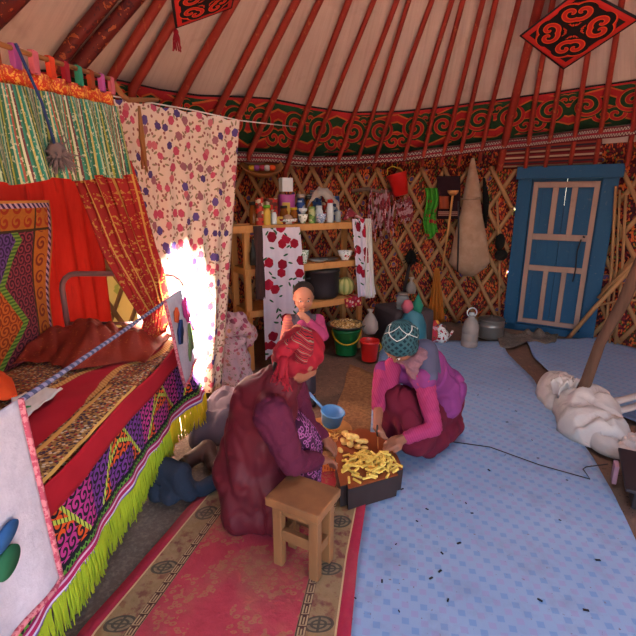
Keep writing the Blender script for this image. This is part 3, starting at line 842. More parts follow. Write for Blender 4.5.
# cord carrying the bed curtain, with hanging tassel
def f(bm):
    a = V(XB, YE+.02, RODZ-.01); b = Q(128, 100, 2.15); c = Q(157, 100, 2.6)
    tube(bm, [a, lerp(a, b, .5)+V(0, 0, -.01), b, c], .011, 7)
    t = Q(139, 106, 2.3)
    for k in range(6):
        e = t+V(R_.uniform(-.02, .02), R_.uniform(-.02, .02), -.24-R_.random()*.06); tube(bm, [t, lerp(t, e, .5)+V(R_.uniform(-.012, .012), 0, 0), e], .006, 6)
thing('tasselled_cord', MATS['red_cord'], 'twisted red and gold cord with a hanging tassel beside the striped valance', 'cord', f)
# bunch of feathers hanging in front of the valance
def feathers():
    c = Q(57, 152, 1.35)
    root = empty('feather_bunch', c, 'grey feather bunch hanging before the striped valance', 'feathers')
    def f(bm):
        for i in range(80):
            d = V(R_.gauss(.2, .5), R_.gauss(0, .5), R_.gauss(-.7, .6)).normalized(); l = R_.uniform(.03, .075)
            tube(bm, [c, c+d*l*.5, c+d*l], [.002, .003, .0006], 5)
        sph(bm, c, .026)
    part('plumes', MATS['feather'], root, f)
    tg(part('string', MATS['appliq_navy'], root, lambda bm: tube(bm, [c, lerp(c, V(XB+.03, 1.22, rz(1.22)), .5)+V(.01, 0, 0), V(XB+.03, 1.22, rz(1.22))], .004, 6)), 'dark blue hanging string')
feathers()
# red and gold curtain drawn back to the bed end
def f(bm):
    top0 = V(-.86, 1.55, 1.62); top1 = V(-.80, 1.98, 1.62)
    def ctr(b):   # centre line and half width, b downwards
        pts = [((76, 128), 1.95), ((104, 212), 2.08), ((134, 268), 2.2), ((155, 318), 2.3), ((150, 345), 2.3)]
        return pts
    left = [Q(70, 160, 1.95), Q(88, 205, 2.05), Q(106, 255, 2.12), Q(132, 300, 2.2), Q(147, 322, 2.24), Q(140, 345, 2.2)]
    right = [Q(124, 160, 1.98), Q(138, 200, 2.05), Q(150, 240, 2.16), Q(162, 275, 2.24), Q(168, 305, 2.27), Q(164, 332, 2.24)]
    def al(pl, t):
        k = t*(len(pl)-1); i = min(int(k), len(pl)-2); return lerp(pl[i], pl[i+1], k-i)
    def p(a, b):
        q = lerp(al(left, b), al(right, b), a); w = .03*(1-.4*b)
        s = math.sin(a*34+2*b+1.2*math.sin(a*7))
        return q+V(w*s*.9, w*s, 0)
    grid(bm, p, 90, 34, lambda a, b: (a*.62, b*1.0))
thing('bed_curtain', MATS['red_gold_cloth'], 'dark red curtain with gold figures drawn aside at the bed end', 'curtain', f, thick=.004)
# cream floral curtain screening the bed from the shelf
fl_top = [(-1.12, 2.52), (-.93, 2.66), (-.71, 2.84), (-.49, 3.02)]
def f(bm):
    def al(pl, t):
        k = t*(len(pl)-1); i = min(int(k), len(pl)-2); return [lerp(pl[i][j], pl[i+1][j], k-i) for j in (0, 1)]
    fl_bot = [(-1.04, 2.58), (-.93, 2.64), (-.80, 2.76), (-.665, 2.92)]
    def p(a, b):
        t = al(fl_top, a); q = al(fl_bot, a); x = lerp(t[0], q[0], b); y = lerp(t[1], q[1], b)
        s = math.sin(a*46+b*1.5)*(.005+.009*b)+.014*b*math.sin(a*17)
        zt = 1.905-.045*a+.006*math.sin(a*40)
        return V(x+s*.7, y-s*.8, lerp(zt, .10+.03*a, b))
    grid(bm, p, 110, 40, lambda a, b: (a*1.05, b*1.8))
thing('floral_curtain', MATS['floral_cotton'], 'cream curtain with pink and violet flowers hanging between bed and shelf', 'curtain', f, thick=.003)
thing('curtain_cord', MATS['white_cotton'], 'thin cord holding up the cream flowered curtain', 'cord', lambda bm: tube(bm, [V(-1.12, 2.52, 1.912), V(-.74, 2.82, 1.889), V(-.49, 3.02, 1.862), Q(296, 127, 4.4)], .004, 5))
# ---------------------------------------------------------------- bed
def bed():
    root = empty('bed', (-1.08, 1.4, 0), 'iron bed with tube end rail, draped in embroidered fringed cover', 'bed')
    def endrail(y, name):
        xl, xr, zt = -1.40, -.725, 1.0
        def f(bm):
            c = .085
            pts = [V(xl, y, 0), V(xl, y, zt-c)]+[V(xl+c-c*math.cos(t), y, zt-c+c*math.sin(t)) for t in (.4, .8, 1.2)]+[V(xl+c, y, zt), V(xr-c, y, zt)]
            pts += [V(xr-c+c*math.sin(t), y, zt-c+c*math.cos(t)) for t in (.4, .8, 1.2)]+[V(xr, y, zt-c), V(xr, y, 0)]
            tube(bm, pts, .0145, 12)
            tube(bm, [V(xl, y, .72), V(xr, y, .72)], .010, 8)
            for k in (.25, .5, .75): tube(bm, [V(lerp(xl, xr, k), y, .72), V(lerp(xl, xr, k), y, .35)], .007, 8)
            tube(bm, [V(xl, y, .34), V(xr, y, .34)], .012, 8)
        part(name, MATS['tube_paint'], root, f)
    endrail(YH, 'end_rail'); endrail(.42, 'end_rail')
    part('side_rail', MATS['tube_paint'], root, lambda bm: (bx(bm, (-.79, 1.42, .33), (.03, 1.95, .05), None, .004), bx(bm, (-1.38, 1.42, .33), (.03, 1.95, .05), None, .004)))
    def f(bm):
        def top(a, b):
            x = lerp(-1.42, XB, a); y = lerp(.47, 2.44, b)
            e = min(a, 1-a)*.66; z = .635+.012*noise.noise(V(x*6, y*6, 0))-.006*max(0, (1-e/.05))**2
            return V(x, y, z)
        grid(bm, top, 24, 60)
    part('mattress', MATS['white_cotton'], root, lambda bm: bx(bm, (-1.09, 1.42, .48), (.62, 1.88, .25), None, .05))
    part('bedspread', MATS['bedspread_print'], root, f, thick=.012)
    def flare(y): return .09*min(1, max(0, (y-2.02)/.3))**2
    # hanging layers of the side cover
    def wav(y): return .007*math.sin(y*17)+.004*math.sin(y*41+1)
    def strip(name, m, z0, z1, x, k, uo, label=None, n=180, par=None):
        def g(a, b):
            y = lerp(.42, 2.44, a); z = lerp(z0, z1, b); d = (z1-z)
            return V(x+wav(y)*k*(.64-z)/.4+(.64-z)*.03+flare(y)*(.64-z)/.4, y, z+.008*math.sin(y*9))
        o = part(name, MATS[m], par or root, lambda bm: grid(bm, g, n, 6, uo), thick=.005)
        if label: o['label'] = label
        return o
    strip('hem', 'crimson_cloth', .545, .642, XB+.014, .6, lambda a, b: (a*1.9, b*.09), 'crimson hem of the bedspread')
    sp_ = strip('side_panel', 'curl_embroidery', .325, .56, XB+.004, 1, lambda a, b: (a*1.94, b*.22), 'dark panel embroidered with pink, orange and violet curls')
    strip('trim_band', 'stripe_trim', .282, .33, XB+.006, 1, lambda a, b: (a*1.9, b), 'white and magenta striped trim', par=sp_)
    def fr(y0, y1):
        def f(bm):
            n = int((y1-y0)/.0036)
            for i in range(n):
                y = y0+(y1-y0)*i/n+R_.uniform(-.003, .003); x = XB+.018+wav(y)*.9+flare(y)*.9+R_.uniform(-.004, .004); l = R_.uniform(.115, .14)
                tube(bm, [V(x, y, .29), V(x+R_.uniform(-.004, .008), y+R_.uniform(-.006, .006), .29-l*.5), V(x+R_.uniform(-.006, .012), y+R_.uniform(-.008, .008), .29-l)], [.0034, .0036, .002], 4)
        return f
    tg(part('fringe', MATS['fringe_lime'], sp_, fr(.42, 2.0)), 'lime green thread fringe'); tg(part('fringe', MATS['fringe_yellow'], sp_, fr(2.0, 2.44)), 'yellow thread fringe')
    # gold bordered edge of spread
    part('gold_border', MATS['gold_border'], root, lambda bm: grid(bm, lambda a, b: V(lerp(-.87, XB+.012, b), lerp(.46, 1.72, a), .653-.012*max(0, b-.6)+.006*noise.noise(V(a*14, b, 0))), 70, 6, lambda a, b: (a*1.3, b*.12)), thick=.004)
bed()
# sheer dark red heap at the bed's far end
def f(bm):
    def p(a, b):
        x = lerp(-1.40, -.80, a); y = lerp(1.93+.05*math.sin(a*9)+.04*noise.noise(V(a*9, 0, 0)), 2.36, b); ev = min(1, b*2.6)*min(1, (1-a)*5+.1)
        h = .02+.07*abs(math.sin(PI*min(1, b*.98)))**.8*abs(math.sin(PI*(a*.9+.05)))+.05*noise.noise(V(x*7+y*3, y*9, 1))+.07*abs(noise.noise(V(x*13+y*6, y*5, 4)))
        return V(x, y+.03*noise.noise(V(x*5, y*5, 9)), .662+max(.0, h+.02)*ev)
    grid(bm, p, 90, 80, lambda a, b: (a*.7, b*.7))
thing('sheer_throw', MATS['sheer_red'], 'crumpled sheer dark red throw heaped at the far end of the bed', 'throw', f, thick=.004)
def f(bm):
    q = [G(100, 428, .665), G(183/3+0, 262/1.6, .665)] if False else None
    pts = [G(14, 428, .665), G(63, 391, .665), G(42, 390, .665), G(12, 400, .665)]
    fn = quadfn(*pts); grid(bm, lambda a, b: fn(a, b)+V(0, 0, .01*noise.noise(V(a*6, b*6, 0))+.008), 20, 12)
def clothroot():
    root = empty('white_cloth', G(30, 405, .66), 'white cloth with a green stripe lying on the red bedspread', 'cloth')
    part('sheet', MATS['white_cotton'], root, f, thick=.005)
    def g(bm):
        pts = [G(17, 412, .687), G(31, 406, .687), G(20, 406, .687), G(16, 409, .687)]; fn = quadfn(*pts)
        grid(bm, lambda a, b: fn(a, b), 6, 3)
    tg(part('stripe', MATS['green_cloth'], root, g, thick=.003), 'green stripe')
clothroot()
thing('orange_scarf', MATS['orange_cloth'], 'bright orange crumpled scarf on the bed at the left edge', 'scarf',
      lambda bm: [bm.from_mesh(_m) for _m in [0] if False] or grid(bm, lambda a, b: (lambda p: V(p.x, p.y, .68+.05*math.sin(PI*a)*math.sin(PI*b)+.02*noise.noise(p*22)))(lerp(lerp(G(-16, 405, .67), G(18, 398, .67), a), lerp(G(-16, 372, .67), G(12, 381, .67), a), b)), 26, 20), thick=.006)
# striped cord along the bed with two white appliqué cloths over it
CZ = .945
thing('clothes_line', MATS['striped_cord'], 'blue and white striped cord stretched along the bed', 'cord',
      lambda bm: grid(bm, lambda a, b: (lambda y, t: V(-.70+.006*math.cos(t), y, CZ-.022*math.sin(a*PI)*.4+.0075*math.sin(t)))(lerp(.44, 2.40, a), b*2*PI), 90, 8, lambda a, b: (a*1.96, b)))
def appl(bm, X, cy, cz, ry, rz, ang_=0, lobes=0):
    n = 36; vs = []
    for i in range(n):
        t = 2*PI*i/n; k = 1+(.12*math.cos(lobes*t) if lobes else 0)
        y = ry*k*math.cos(t); z = rz*k*math.sin(t)
        vs.append((cy+y*math.cos(ang_)-z*math.sin(ang_), cz+y*math.sin(ang_)+z*math.cos(ang_)))
    f0 = [bm.verts.new((X-.004, y, z)) for y, z in vs]; f1 = [bm.verts.new((X+.004, y, z)) for y, z in vs]
    bm.faces.new(f1); bm.faces.new(f0[::-1])
    for i in range(n): bm.faces.new((f0[i], f0[(i+1) % n], f1[(i+1) % n], f1[i]))
def whitepanel(y0, y1, z0a, z0b, label, arts, dx=0, sl=0):
    root = empty('appliqued_cloth', (-.69, (y0+y1)/2, z0a), label, 'cloth')
    def p(a, b):
        y = lerp(y0+sl*b, y1, a); zb = lerp(z0a, z0b, a)
        return V(-.685-dx+.006*math.sin(y*30)*b+.02*b, y, lerp(CZ+.01, zb, b))
    cl_ = part('cloth', MATS['white_pile'], root, lambda bm: grid(bm, p, 24, 24, lambda a, b: (a*.4, b*.5)), thick=.006)
    def e(bm):
        w = .02
        tube(bm, [p(0, k/10)+V(.004, 0, 0) for k in range(11)]+[p(k/10, 1)+V(.004, 0, 0) for k in range(1, 11)]+[p(1, 1-k/10)+V(.004, 0, 0) for k in range(1, 11)], .008, 6)
    tg(part('edging', MATS['pink_braid'], cl_, e), 'pink braid edging')
    for m, cy, cz, ry, rz, an, lo in arts:
        part('applique', MATS[m], cl_, lambda bm: appl(bm, -.672-dx+.02*(CZ-cz)/.5, cy, cz, ry, rz, an, lo))
whitepanel(1.95, 2.34, .49, .56, 'far white cloth with pink and navy flowers on the cord at bed end',
           [('appliq_pink', 2.22, .85, .045, .07, .5, 6), ('appliq_navy', 2.09, .77, .035, .06, -.2, 6), ('appliq_orange', 2.06, .86, .03, .035, 0, 5), ('appliq_olive', 2.24, .70, .03, .08, .3, 0), ('appliq_olive', 2.2, .64, .018, .06, -.3, 0), ('appliq_pink', 2.28, .75, .018, .045, .7, 0)], .0, .13)
whitepanel(.945, .5, .455, .50, 'near white cloth with pink, blue and green leaves at left edge',
           [('appliq_blue', .80, .705, .042, .02, .25, 0), ('appliq_green', .79, .65, .038, .03, .3, 0), ('appliq_pink', .735, .80, .05, .035, .6, 5)])
# ================================================================ SHELF
SA, SB = (-.66, 3.42), (.44, 4.12)          # front edge of the shelf in plan
su = (V(SB[0], SB[1], 0)-V(SA[0], SA[1], 0)); SL = su.length; su.normalize(); sn = V(-su.y, su.x, 0)   # sn points to the wall
srot = Matrix((su, sn, V(0, 0, 1))).transposed()
ZS = [1.19, .855, .515]
def sp(px, z, back=0.0): 
    A = (SA[0]+sn.x*back, SA[1]+sn.y*back); B = (SB[0]+sn.x*back, SB[1]+sn.y*back)
    return LN(px, z, A, B)
def shelf():
    root = empty('shelf_unit', (V(*SA, 0)+V(*SB, 0))/2+sn*.15, 'home-made wooden shelf crowded with jars and crockery', 'shelf')
    a0 = V(*SA, 0)
    def bar(bm, s0, s1, d0, d1, z0, z1): bx(bm, a0+su*(s0+s1)/2+sn*(d0+d1)/2+V(0, 0, (z0+z1)/2), (s1-s0, d1-d0, z1-z0), srot, .005)
    zs = [(ZS[0], -.02, SL+.02), (ZS[1], .13, SL-.02), (ZS[2], .13, SL-.1)]
    for z, s0, s1 in zs: part('shelf_board', MATS['wood_light'], root, lambda bm: bar(bm, s0, s1, 0, .34, z-.055, z), smooth=False)
    for s0 in (.12, SL-.06): 
        for d0 in (.02, .28): part('post', MATS['wood_light'], root, lambda bm: bar(bm, s0, s0+.05, d0, d0+.04, 0, ZS[0]-.055), smooth=False)
    part('side_post', MATS['wood'], root, lambda bm: bar(bm, -.0, .045, .25, .30, 0, ZS[0]-.055), smooth=False)
shelf()
# dark rag hanging beside the front post
thing('dark_rag', MATS['dark_rag'], 'dark brown rag strip hanging down at the left front of the shelf', 'rag',
      lambda bm: grid(bm, lambda a, b: sp(lerp(253.5, 262, a)+b*3, lerp(1.19, .62, b), -.05)+V(0, .01*math.sin(a*9+b*6), 0), 6, 20), thick=.012)
def f(bm):
    p = sp(253, .98, -.04); lathe(bm, p+V(0, 0, -.09), [(0, 0), (.025, .004), (.027, .1), (.018, .13), (.01, .15), (.01, .2), (0, .2)], 12)
thing('black_bottle', MATS['lid_dark'], 'small black bottle hanging on the left post of the shelf', 'bottle', f)
# rose print curtains
def rosecurt(px0t, px1t, px0b, px1b, zt, zb, back, label, folds, uk, ripple=1):
    def p(a, b):
        px = lerp(lerp(px0t, px1t, a), lerp(px0b, px1b, a), b)
        q = sp(px, lerp(zt, zb, b), back)
        s = math.sin(a*folds+b*2)*.012*(.5+b)*ripple
        return q+V(0, -s-.01, 0)
    return thing('rose_curtain', MATS['rose_cotton'], label, 'curtain', lambda bm: grid(bm, p, 60, 40, lambda a, b: (a*uk, b*abs(zt-zb))), thick=.003)
rosecurt(261, 300, 266, 312, 1.17, .10, -.03, 'wide white curtain printed with red roses at the left of the shelf', 26, .36)
rosecurt(352, 364, 358, 376, 1.22, .52, -.04, 'narrow gathered rose curtain at the right end of the shelf', 16, .22)
def f(bm):
    def p(a, b):
        w = lerp(1, .6, b); q = LN(lerp(365, 371+4*b, a), lerp(1.22, .5, b), (.40, 4.04), (.62, 4.14))
        return q+V(0, .012*math.sin(a*18+b*3), 0)
    grid(bm, p, 30, 20)
thing('net_curtain', MATS['white_cotton'], 'plain grey white gathered cloth hanging beside the narrow rose curtain', 'curtain', f, thick=.003)
# ---- things on the shelf
def jar(bm, c, r, h, k='jar'):
    if k == 'jar': lathe(bm, c, [(0, 0), (r*.96, 0), (r, .01), (r, h*.78), (r*.8, h*.88), (r*.78, h), (0, h)], 20)
    elif k == 'bowl': lathe(bm, c, [(0, 0), (r*.5, 0), (r*.52, .012), (r*.85, h*.5), (r, h), (r*.96, h), (r*.8, h*.5), (r*.45, .02), (0, .02)], 24)
    elif k == 'can': lathe(bm, c, [(0, 0), (r, 0), (r, .004), (r*.985, .01), (r*.985, h-.01), (r, h-.004), (r, h), (0, h)], 20)
    elif k == 'box': bx(bm, c+V(0, 0, h/2), (r*2, r*1.3, h), srot, .006)
def item(name, px, wpx, hpx, back, m, k, label, cat, z=ZS[0], lid=None, lidm=None, group=None, extra=None, lab2=None):
    c = sp(px, z, back)+V(0, 0, .001); D = (c-O).length; r = wpx*D/F/2/1.03; h = hpx*D/F/1.02
    root = empty(name, c, label, cat, group)
    hb = h*(.86 if lid else 1)
    part('body', MATS[m], root, lambda bm: jar(bm, c, r, hb, k), smooth=k != 'box')
    if lid: tg(part('lid', MATS[lidm], root, lambda bm: lathe(bm, c+V(0, 0, hb), [(0, 0), (r*lid, 0), (r*lid, h*.13), (r*lid*.93, h*.15), (0, h*.15)], 20)), lab2 or 'lid')
    if extra: extra(root, c, r, h)
    return root, c, r, h
item('jar', 254, 9, 22, .10, 'honey', 'jar', 'brown glass jar with dark lid at the left end of the top shelf', 'jar', lid=.95, lidm='lid_dark')
item('can', 260, 8, 26, .04, 'label_red', 'can', 'red and white tall can beside the mustard jar', 'can')
item('mug', 259, 9, 9, -.0, 'pink_sack', 'jar', 'small pinkish pot low at the front left of the top shelf', 'pot') if False else None
item('jar', 267, 8, 19, .03, 'mustard', 'jar', 'yellow mustard jar with a bright green lid', 'jar', lid=1.0, lidm='lid_green')
item('packet', 271, 12, 24, .20, 'label_red', 'box', 'dark red packet standing behind the mustard jar', 'packet')
item('jar', 274, 6, 14, .06, 'plastic_white', 'jar', 'small white jar with a red lid next to the mustard jar', 'jar', lid=.95, lidm='label_red')
def f(root, c, r, h):
    tg(part('label', MATS['mustard'], root, lambda bm: bx(bm, c+V(0, -r*.96, h*.5), (r*.9, .008, h*.45), None, .002), smooth=False), 'yellow picture label')
item('tub', 287, 17, 27, .22, 'plastic_pink', 'can', 'large pink plastic tub behind the honey jars', 'tub', extra=f)
item('box', 286, 12, 13, .22, 'plastic_white', 'box', 'pale blue and white box balanced on the pink tub', 'box', z=ZS[0]+.255)
item('jar', 284, 8, 17, .14, 'honey', 'jar', 'amber jar with a brown lid before the pink tub', 'jar', lid=.9, lidm='lid_dark')
item('jar', 294, 8, 15, .12, 'honey', 'jar', 'amber jar with a yellow lid right of the bread dish', 'jar', lid=.9, lidm='plastic_yellow')
item('tub', 279, 9, 7, .09, 'mustard', 'can', 'low yellow tub behind the bread dish', 'tub')
_, c, r, h = item('dish', 288, 19, 5, .0 + .05, 'porcelain_red', 'bowl', 'wide white dish holding a bread roll', 'dish')
thing('bread_roll', MATS['canvas'], 'round brown bread roll sitting in the white dish', 'bread', lambda bm: sph(bm, c+V(0, 0, .045), (.04, .035, .03)))
_, c, r, h = item('bowl', 303, 10, 9, .05, 'porcelain_green', 'bowl', 'small white bowl with green pattern, lowest of its stack', 'bowl')
item('bowl', 303, 9, 5, .05, 'plastic_white', 'bowl', 'plain white bowl on top of the green patterned bowl', 'bowl', z=ZS[0]+h+.005)
item('can', 312, 7, 16, .05, 'can_green', 'can', 'green drinks can between the bowls', 'can')
item('bowl', 321, 11, 9, .03, 'porcelain_blue', 'bowl', 'white bowl with blue pattern in front', 'bowl')
item('sugar_pot', 319, 8, 16, .13, 'plastic_white', 'jar', 'white lidded pot behind the blue patterned bowl', 'pot', lid=.8, lidm='plastic_white')
item('bottle', 330, 7, 22, .05, 'plastic_white', 'jar', 'white bottle with a red cap at the right of the bowls', 'bottle', lid=.8, lidm='plastic_red')
item('jar', 338, 6, 11, .08, 'glass', 'jar', 'small clear glass jar near the right end of the top shelf', 'jar')
item('jar', 301, 9, 27, .2, 'pack_blue', 'jar', 'tall blue jar with a grey lid behind the bowls', 'jar', lid=1, lidm='steel')
item('pot', 305, 12, 6, .2, 'steel', 'bowl', 'upturned grey metal dish on the tall blue jar', 'dish', z=ZS[0]+.245) if False else None
item('jar', 309, 8, 25, .24, 'honey', 'jar', 'tall brown jar behind the green can', 'jar', lid=1, lidm='lid_dark')
item('packet', 316, 10, 30, .25, 'pack_blue', 'box', 'blue and silver packet standing at the back of the shelf', 'packet')
item('packet', 326, 10, 26, .22, 'label_red', 'box', 'red packet standing behind the white bottle', 'packet')
item('packet', 334, 9, 24, .24, 'pack_blue', 'box', 'dark blue packet at the back right of the shelf', 'packet')
thing('clear_bag', MATS['film_clear'], 'crumpled clear plastic bag on top of the packets', 'bag', lambda bm: bm.from_mesh(_bag(sp(326, ZS[0]+.33, .24), .07)), ) if False else None
def f(bm):
    c = sp(352, ZS[0], .08)
    for k in range(6): tube(bm, [c+V(-.08, .02*k-.04, .02), c+V(-.02, .01*k-.02, .05+.012*k), c+V(.04, -.01*k, .05), c+V(.09, .015*k-.02, .02)], .013, 7)
thing('pink_rag', MATS['pink_rope'], 'folded pink rag on the right end of the top shelf', 'rag', f)
def f(bm):
    c = sp(322, ZS[0]+.30, .2)
    grid(bm, lambda a, b: c+V((a-.5)*.30, (b-.5)*.14, .05*noise.noise(V(a*4, b*3, 2))+.02*noise.noise(V(a*11, b*9, 2))-.12*(abs(a-.5)*2)**2-.08*abs(b-.5)*2), 30, 16)
thing('clear_bag', MATS['film_clear'], 'crumpled clear plastic bag lying over the packets on the top shelf', 'bag', f, thick=.003)
# second shelf
item('bowl', 304, 10, 13, .06, 'porcelain_green', 'bowl', 'green and white flowered bowl on the middle shelf by the curtain', 'bowl', z=ZS[1])
for k, (px, n) in enumerate(((318, 1), (329, 1))):
    c = sp(px, ZS[1], .1); 
    thing('plate', MATS['steel'] if k else MATS['plastic_white'], ['white plate lying flat on the middle shelf', 'grey metal plate lying flat on the middle shelf'][k], 'plate', lambda bm: lathe(bm, c, [(0, 0), (.05, 0), (.085, .02), (.088, .022), (.05, .008), (0, .008)], 24))
item('bowl', 345, 15, 9, .06, 'porcelain_red', 'bowl', 'white bowl with red flowers at the right of the middle shelf', 'bowl', z=ZS[1])
# third shelf: black pot, melon, printed cloth
def pot():
    c = sp(322, ZS[2]+.001, .17); r = .155; h = .235
    root = empty('cooking_pot', c, 'large black cooking pot on the lower shelf', 'pot')
    part('body', MATS['cast_iron'], root, lambda bm: lathe(bm, c, [(0, 0), (r*.85, 0), (r*.97, .03), (r, .08), (r, h), (r*1.05, h+.005), (r*1.05, h+.015), (r*.95, h+.01), (r*.93, .05), (0, .04)], 32))
    tg(part('lid', MATS['steel_dark'], root, lambda bm: lathe(bm, c+V(0, 0, h+.012), [(r*1.03, 0), (r*1.03, .01), (r*.5, .02), (.02, .025), (.02, .045), (0, .045)], 32)), 'dull metal lid')
    for s in (-1, 1): part('handle', MATS['steel_dark'], root, lambda bm: tube(bm, [c+su*s*(r-.005)+sn*-.04+V(0, 0, h*.8), c+su*s*(r+.035)+V(0, 0, h*.8), c+su*s*(r-.005)+sn*.04+V(0, 0, h*.8)], .008, 7))
pot()
c = sp(345, ZS[2]+.001, .10)
thing('melon', MATS['melon'], 'yellow and green striped melon beside the black pot', 'melon', lambda bm: sph(bm, c+V(0, 0, .088), (.088, .08, .085), None, 24))
def f(bm):
    def p(a, b):
        q0 = sp(lerp(345, 361, a), ZS[2]+.008, .06); 
        if b < .3: return q0+sn*(.10*(1-b/.3)-.09)
        return sp(lerp(345, 361, a)-1+2*b, ZS[2]+.008-(b-.3)*.13, -.03)+V(0, .004*math.sin(a*20), 0)
    grid(bm, p, 20, 14)
thing('red_print_cloth', MATS['red_print'], 'dark red printed cloth with white edge hanging over the lower shelf', 'cloth', f, thick=.006)
# big basket tray hanging above the shelf
def basket():
    c = W(262, 168, .16); n = (CEN+V(0, 0, 1.8)-c); n.z = .9; 
    root = empty('wicker_basket', c, 'round wicker basket with coloured scraps hung above the shelf', 'basket')
    ax = (V(0.1, -.5, 1)).normalized()
    part('bowl', MATS['wood'], root, lambda bm: lathe(bm, c, [(0, -.07), (.10, -.06), (.17, -.02), (.21, .03), (.205, .035), (.16, -.01), (.09, -.045), (0, -.055)], 28, ax))
    for i, mn in enumerate(['plastic_yellow', 'plastic_pink', 'scarf_green', 'white_cotton', 'orange_cloth']):
        tg(part('scrap', MATS[mn], root, lambda bm: sph(bm, c+V(-.1+.05*i, .0, .0), (.035, .03, .03), None, 10)), ['yellow scrap', 'pink scrap', 'printed scrap', 'white scrap', 'orange scrap'][i])
basket()
# ================================================================ HUNG ON THE WALL
WO = .13
def hang_bucket():
    c = W(399, 185, .22); ax = V(-.25, .1, 1).normalized()
    root = empty('red_pail', c, 'bright red plastic pail hung tilted on the lattice', 'pail')
    part('body', MATS['plastic_red'], root, lambda bm: lathe(bm, c-ax*.11, [(0, 0), (.075, 0), (.105, .21), (.113, .215), (.11, .225), (.1, .22), (.07, .01), (0, .01)], 28, ax))
    x, y, z = frame(ax)
    part('handle', MATS['plastic_yellow'], root, lambda bm: tube(bm, [c+ax*.11+V(-.10, 0, 0), c+ax*.17+V(-.08, .02, .0), c+ax*.2+V(-.02, .05, 0), c+ax*.17+V(.06, .03, 0), c+ax*.11+V(.09, 0, 0)], .005, 6))
hang_bucket()
def strips(name, m, label, cat, px, py0, py1, w, n, off=WO, r=.012, seed=1):
    q = random.Random(seed)
    def f(bm):
        for i in range(n):
            x = px+q.uniform(-w, w); y0 = py0+q.uniform(0, 6); y1 = py1-q.uniform(0, (py1-py0)*.4)
            pts = [W(x+q.uniform(-3, 3)*(k > 0), lerp(y0, y1, k/4), off+q.uniform(-.02, .03)) for k in range(5)]
            tube(bm, pts, [r*.7, r, r*1.2, r, r*.6], 7, flat=.7)
    return thing(name, MATS[m], label, cat, f)
strips('pink_rag_bundle', 'pink_rope', 'tangle of pink and dark red rags hung right of the shelf', 'rags', 381, 188, 246, 13, 26, .14, .011, 2)
strips('pink_rag_bundle', 'pink_rope', 'pale pink rag strips dangling below the red pail', 'rags', 404, 196, 226, 9, 16, .16, .012, 5)
thing('twisted_branch', MATS['wood_grey'], 'crooked dark branch tied level across the lattice above the pink rags', 'branch', lambda bm: tube(bm, [W(352, 191, .12), W(368, 189, .13), W(380, 192, .14), W(392, 190, .13)], [.018, .022, .016, .02], 8))
def f(bm):
    def p(a, b):
        px = lerp(425, 437, a)+1.5*math.sin(b*7); py = lerp(188, 236+3*math.sin(a*5), b)
        return W(px, py, .16+.02*math.sin(a*16+b*3))
    grid(bm, p, 24, 30)
thing('green_scarf', MATS['grass_cloth'], 'bright green scarf with red flowers hanging on the lattice', 'scarf', f, thick=.01)
def pocket():
    root = empty('wall_pocket', W(448, 205, .12), 'dark wall pocket with an orange patch hanging beside the green scarf', 'pocket')
    fn = lambda x0, x1, y0, y1, off: (lambda a, b: W(lerp(x0, x1, a), lerp(y0, y1, b), off+.02*math.sin(PI*a)))
    bg_ = part('bag', MATS['dark_pocket'], root, lambda bm: grid(bm, fn(437, 460, 176, 219, .12), 10, 14), thick=.03)
    tg(part('patch', MATS['rust_cloth'], bg_, lambda bm: grid(bm, fn(439, 449, 196, 209, .16), 8, 8), thick=.01), 'orange patch')
    tg(part('stripe', MATS['stripe_cloth'], bg_, lambda bm: grid(bm, fn(438, 459, 211, 216, .155), 8, 3, lambda a, b: (a, b)), thick=.008), 'striped lower edge')
pocket()
def ladle():
    a, b = W(453, 193, .22), W(442, 270, .16)
    root = empty('wooden_ladle', b, 'long wooden ladle hanging bowl up beside the canvas sack', 'ladle')
    part('handle', MATS['wood_light'], root, lambda bm: tube(bm, [a, lerp(a, b, .5)+V(.005, 0, 0), b], [.012, .011, .009], 8))
    part('bowl', MATS['wood_light'], root, lambda bm: lathe(bm, a-V(0, 0, .03), [(0, 0), (.03, .008), (.05, .03), (.058, .055), (.053, .055), (.03, .02), (0, .012)], 20))
ladle()
def sack():
    root = empty('canvas_sack', W(470, 275, .2), 'beige canvas sack narrowing to a point, hanging left of the door', 'sack')
    wid = [(158, 1.5), (168, 4), (182, 7), (197, 9.5), (200, 9), (215, 11.5), (235, 16), (255, 19.5), (262, 21), (269, 15), (276, 5)]
    def f(bm):
        rings = []
        for y, w in wid:
            xc = 473-(y-158)*.035 if y < 200 else lerp(471.5, 469, (y-200)/76)
            l, r = W(xc-w, y, .16), W(xc+w, y, .16); c = (l+r)/2; n = (V(CX, CY, 0)-V(c.x, c.y, 0)).normalized()
            hw = (r-l)/2; dp = hw.length*.42+.015
            rings.append([bm.verts.new(c+hw*math.cos(t)+n*dp*math.sin(t)+n*.0) for t in [2*PI*k/28 for k in range(28)]])
        for A, B in zip(rings, rings[1:]):
            for k in range(28): bm.faces.new((A[k], A[(k+1) % 28], B[(k+1) % 28], B[k]))
        bm.faces.new(rings[0]); bm.faces.new(rings[-1][::-1])
        bm.normal_update()
        for v in bm.verts: v.co += v.normal*.015*noise.noise(V(v.co.x*9, v.co.y*9, v.co.z*3))
    bg_ = part('bag', MATS['canvas'], root, f)
    a = W(460, 197, .24)
    tg(part('strap', MATS['cast_iron'], bg_, lambda bm: tube(bm, [W(458.5, 201, .30), W(458.5, 235, .30), W(457.5, 272, .30)], .008, 6)), 'dark cord')
    tg(part('neck_fold', MATS['canvas'], bg_, lambda bm: tube(bm, [W(461.5, 199, .25), W(471, 199, .31), W(480, 198, .25)], .012, 8)), 'rolled neck fold')
sack()
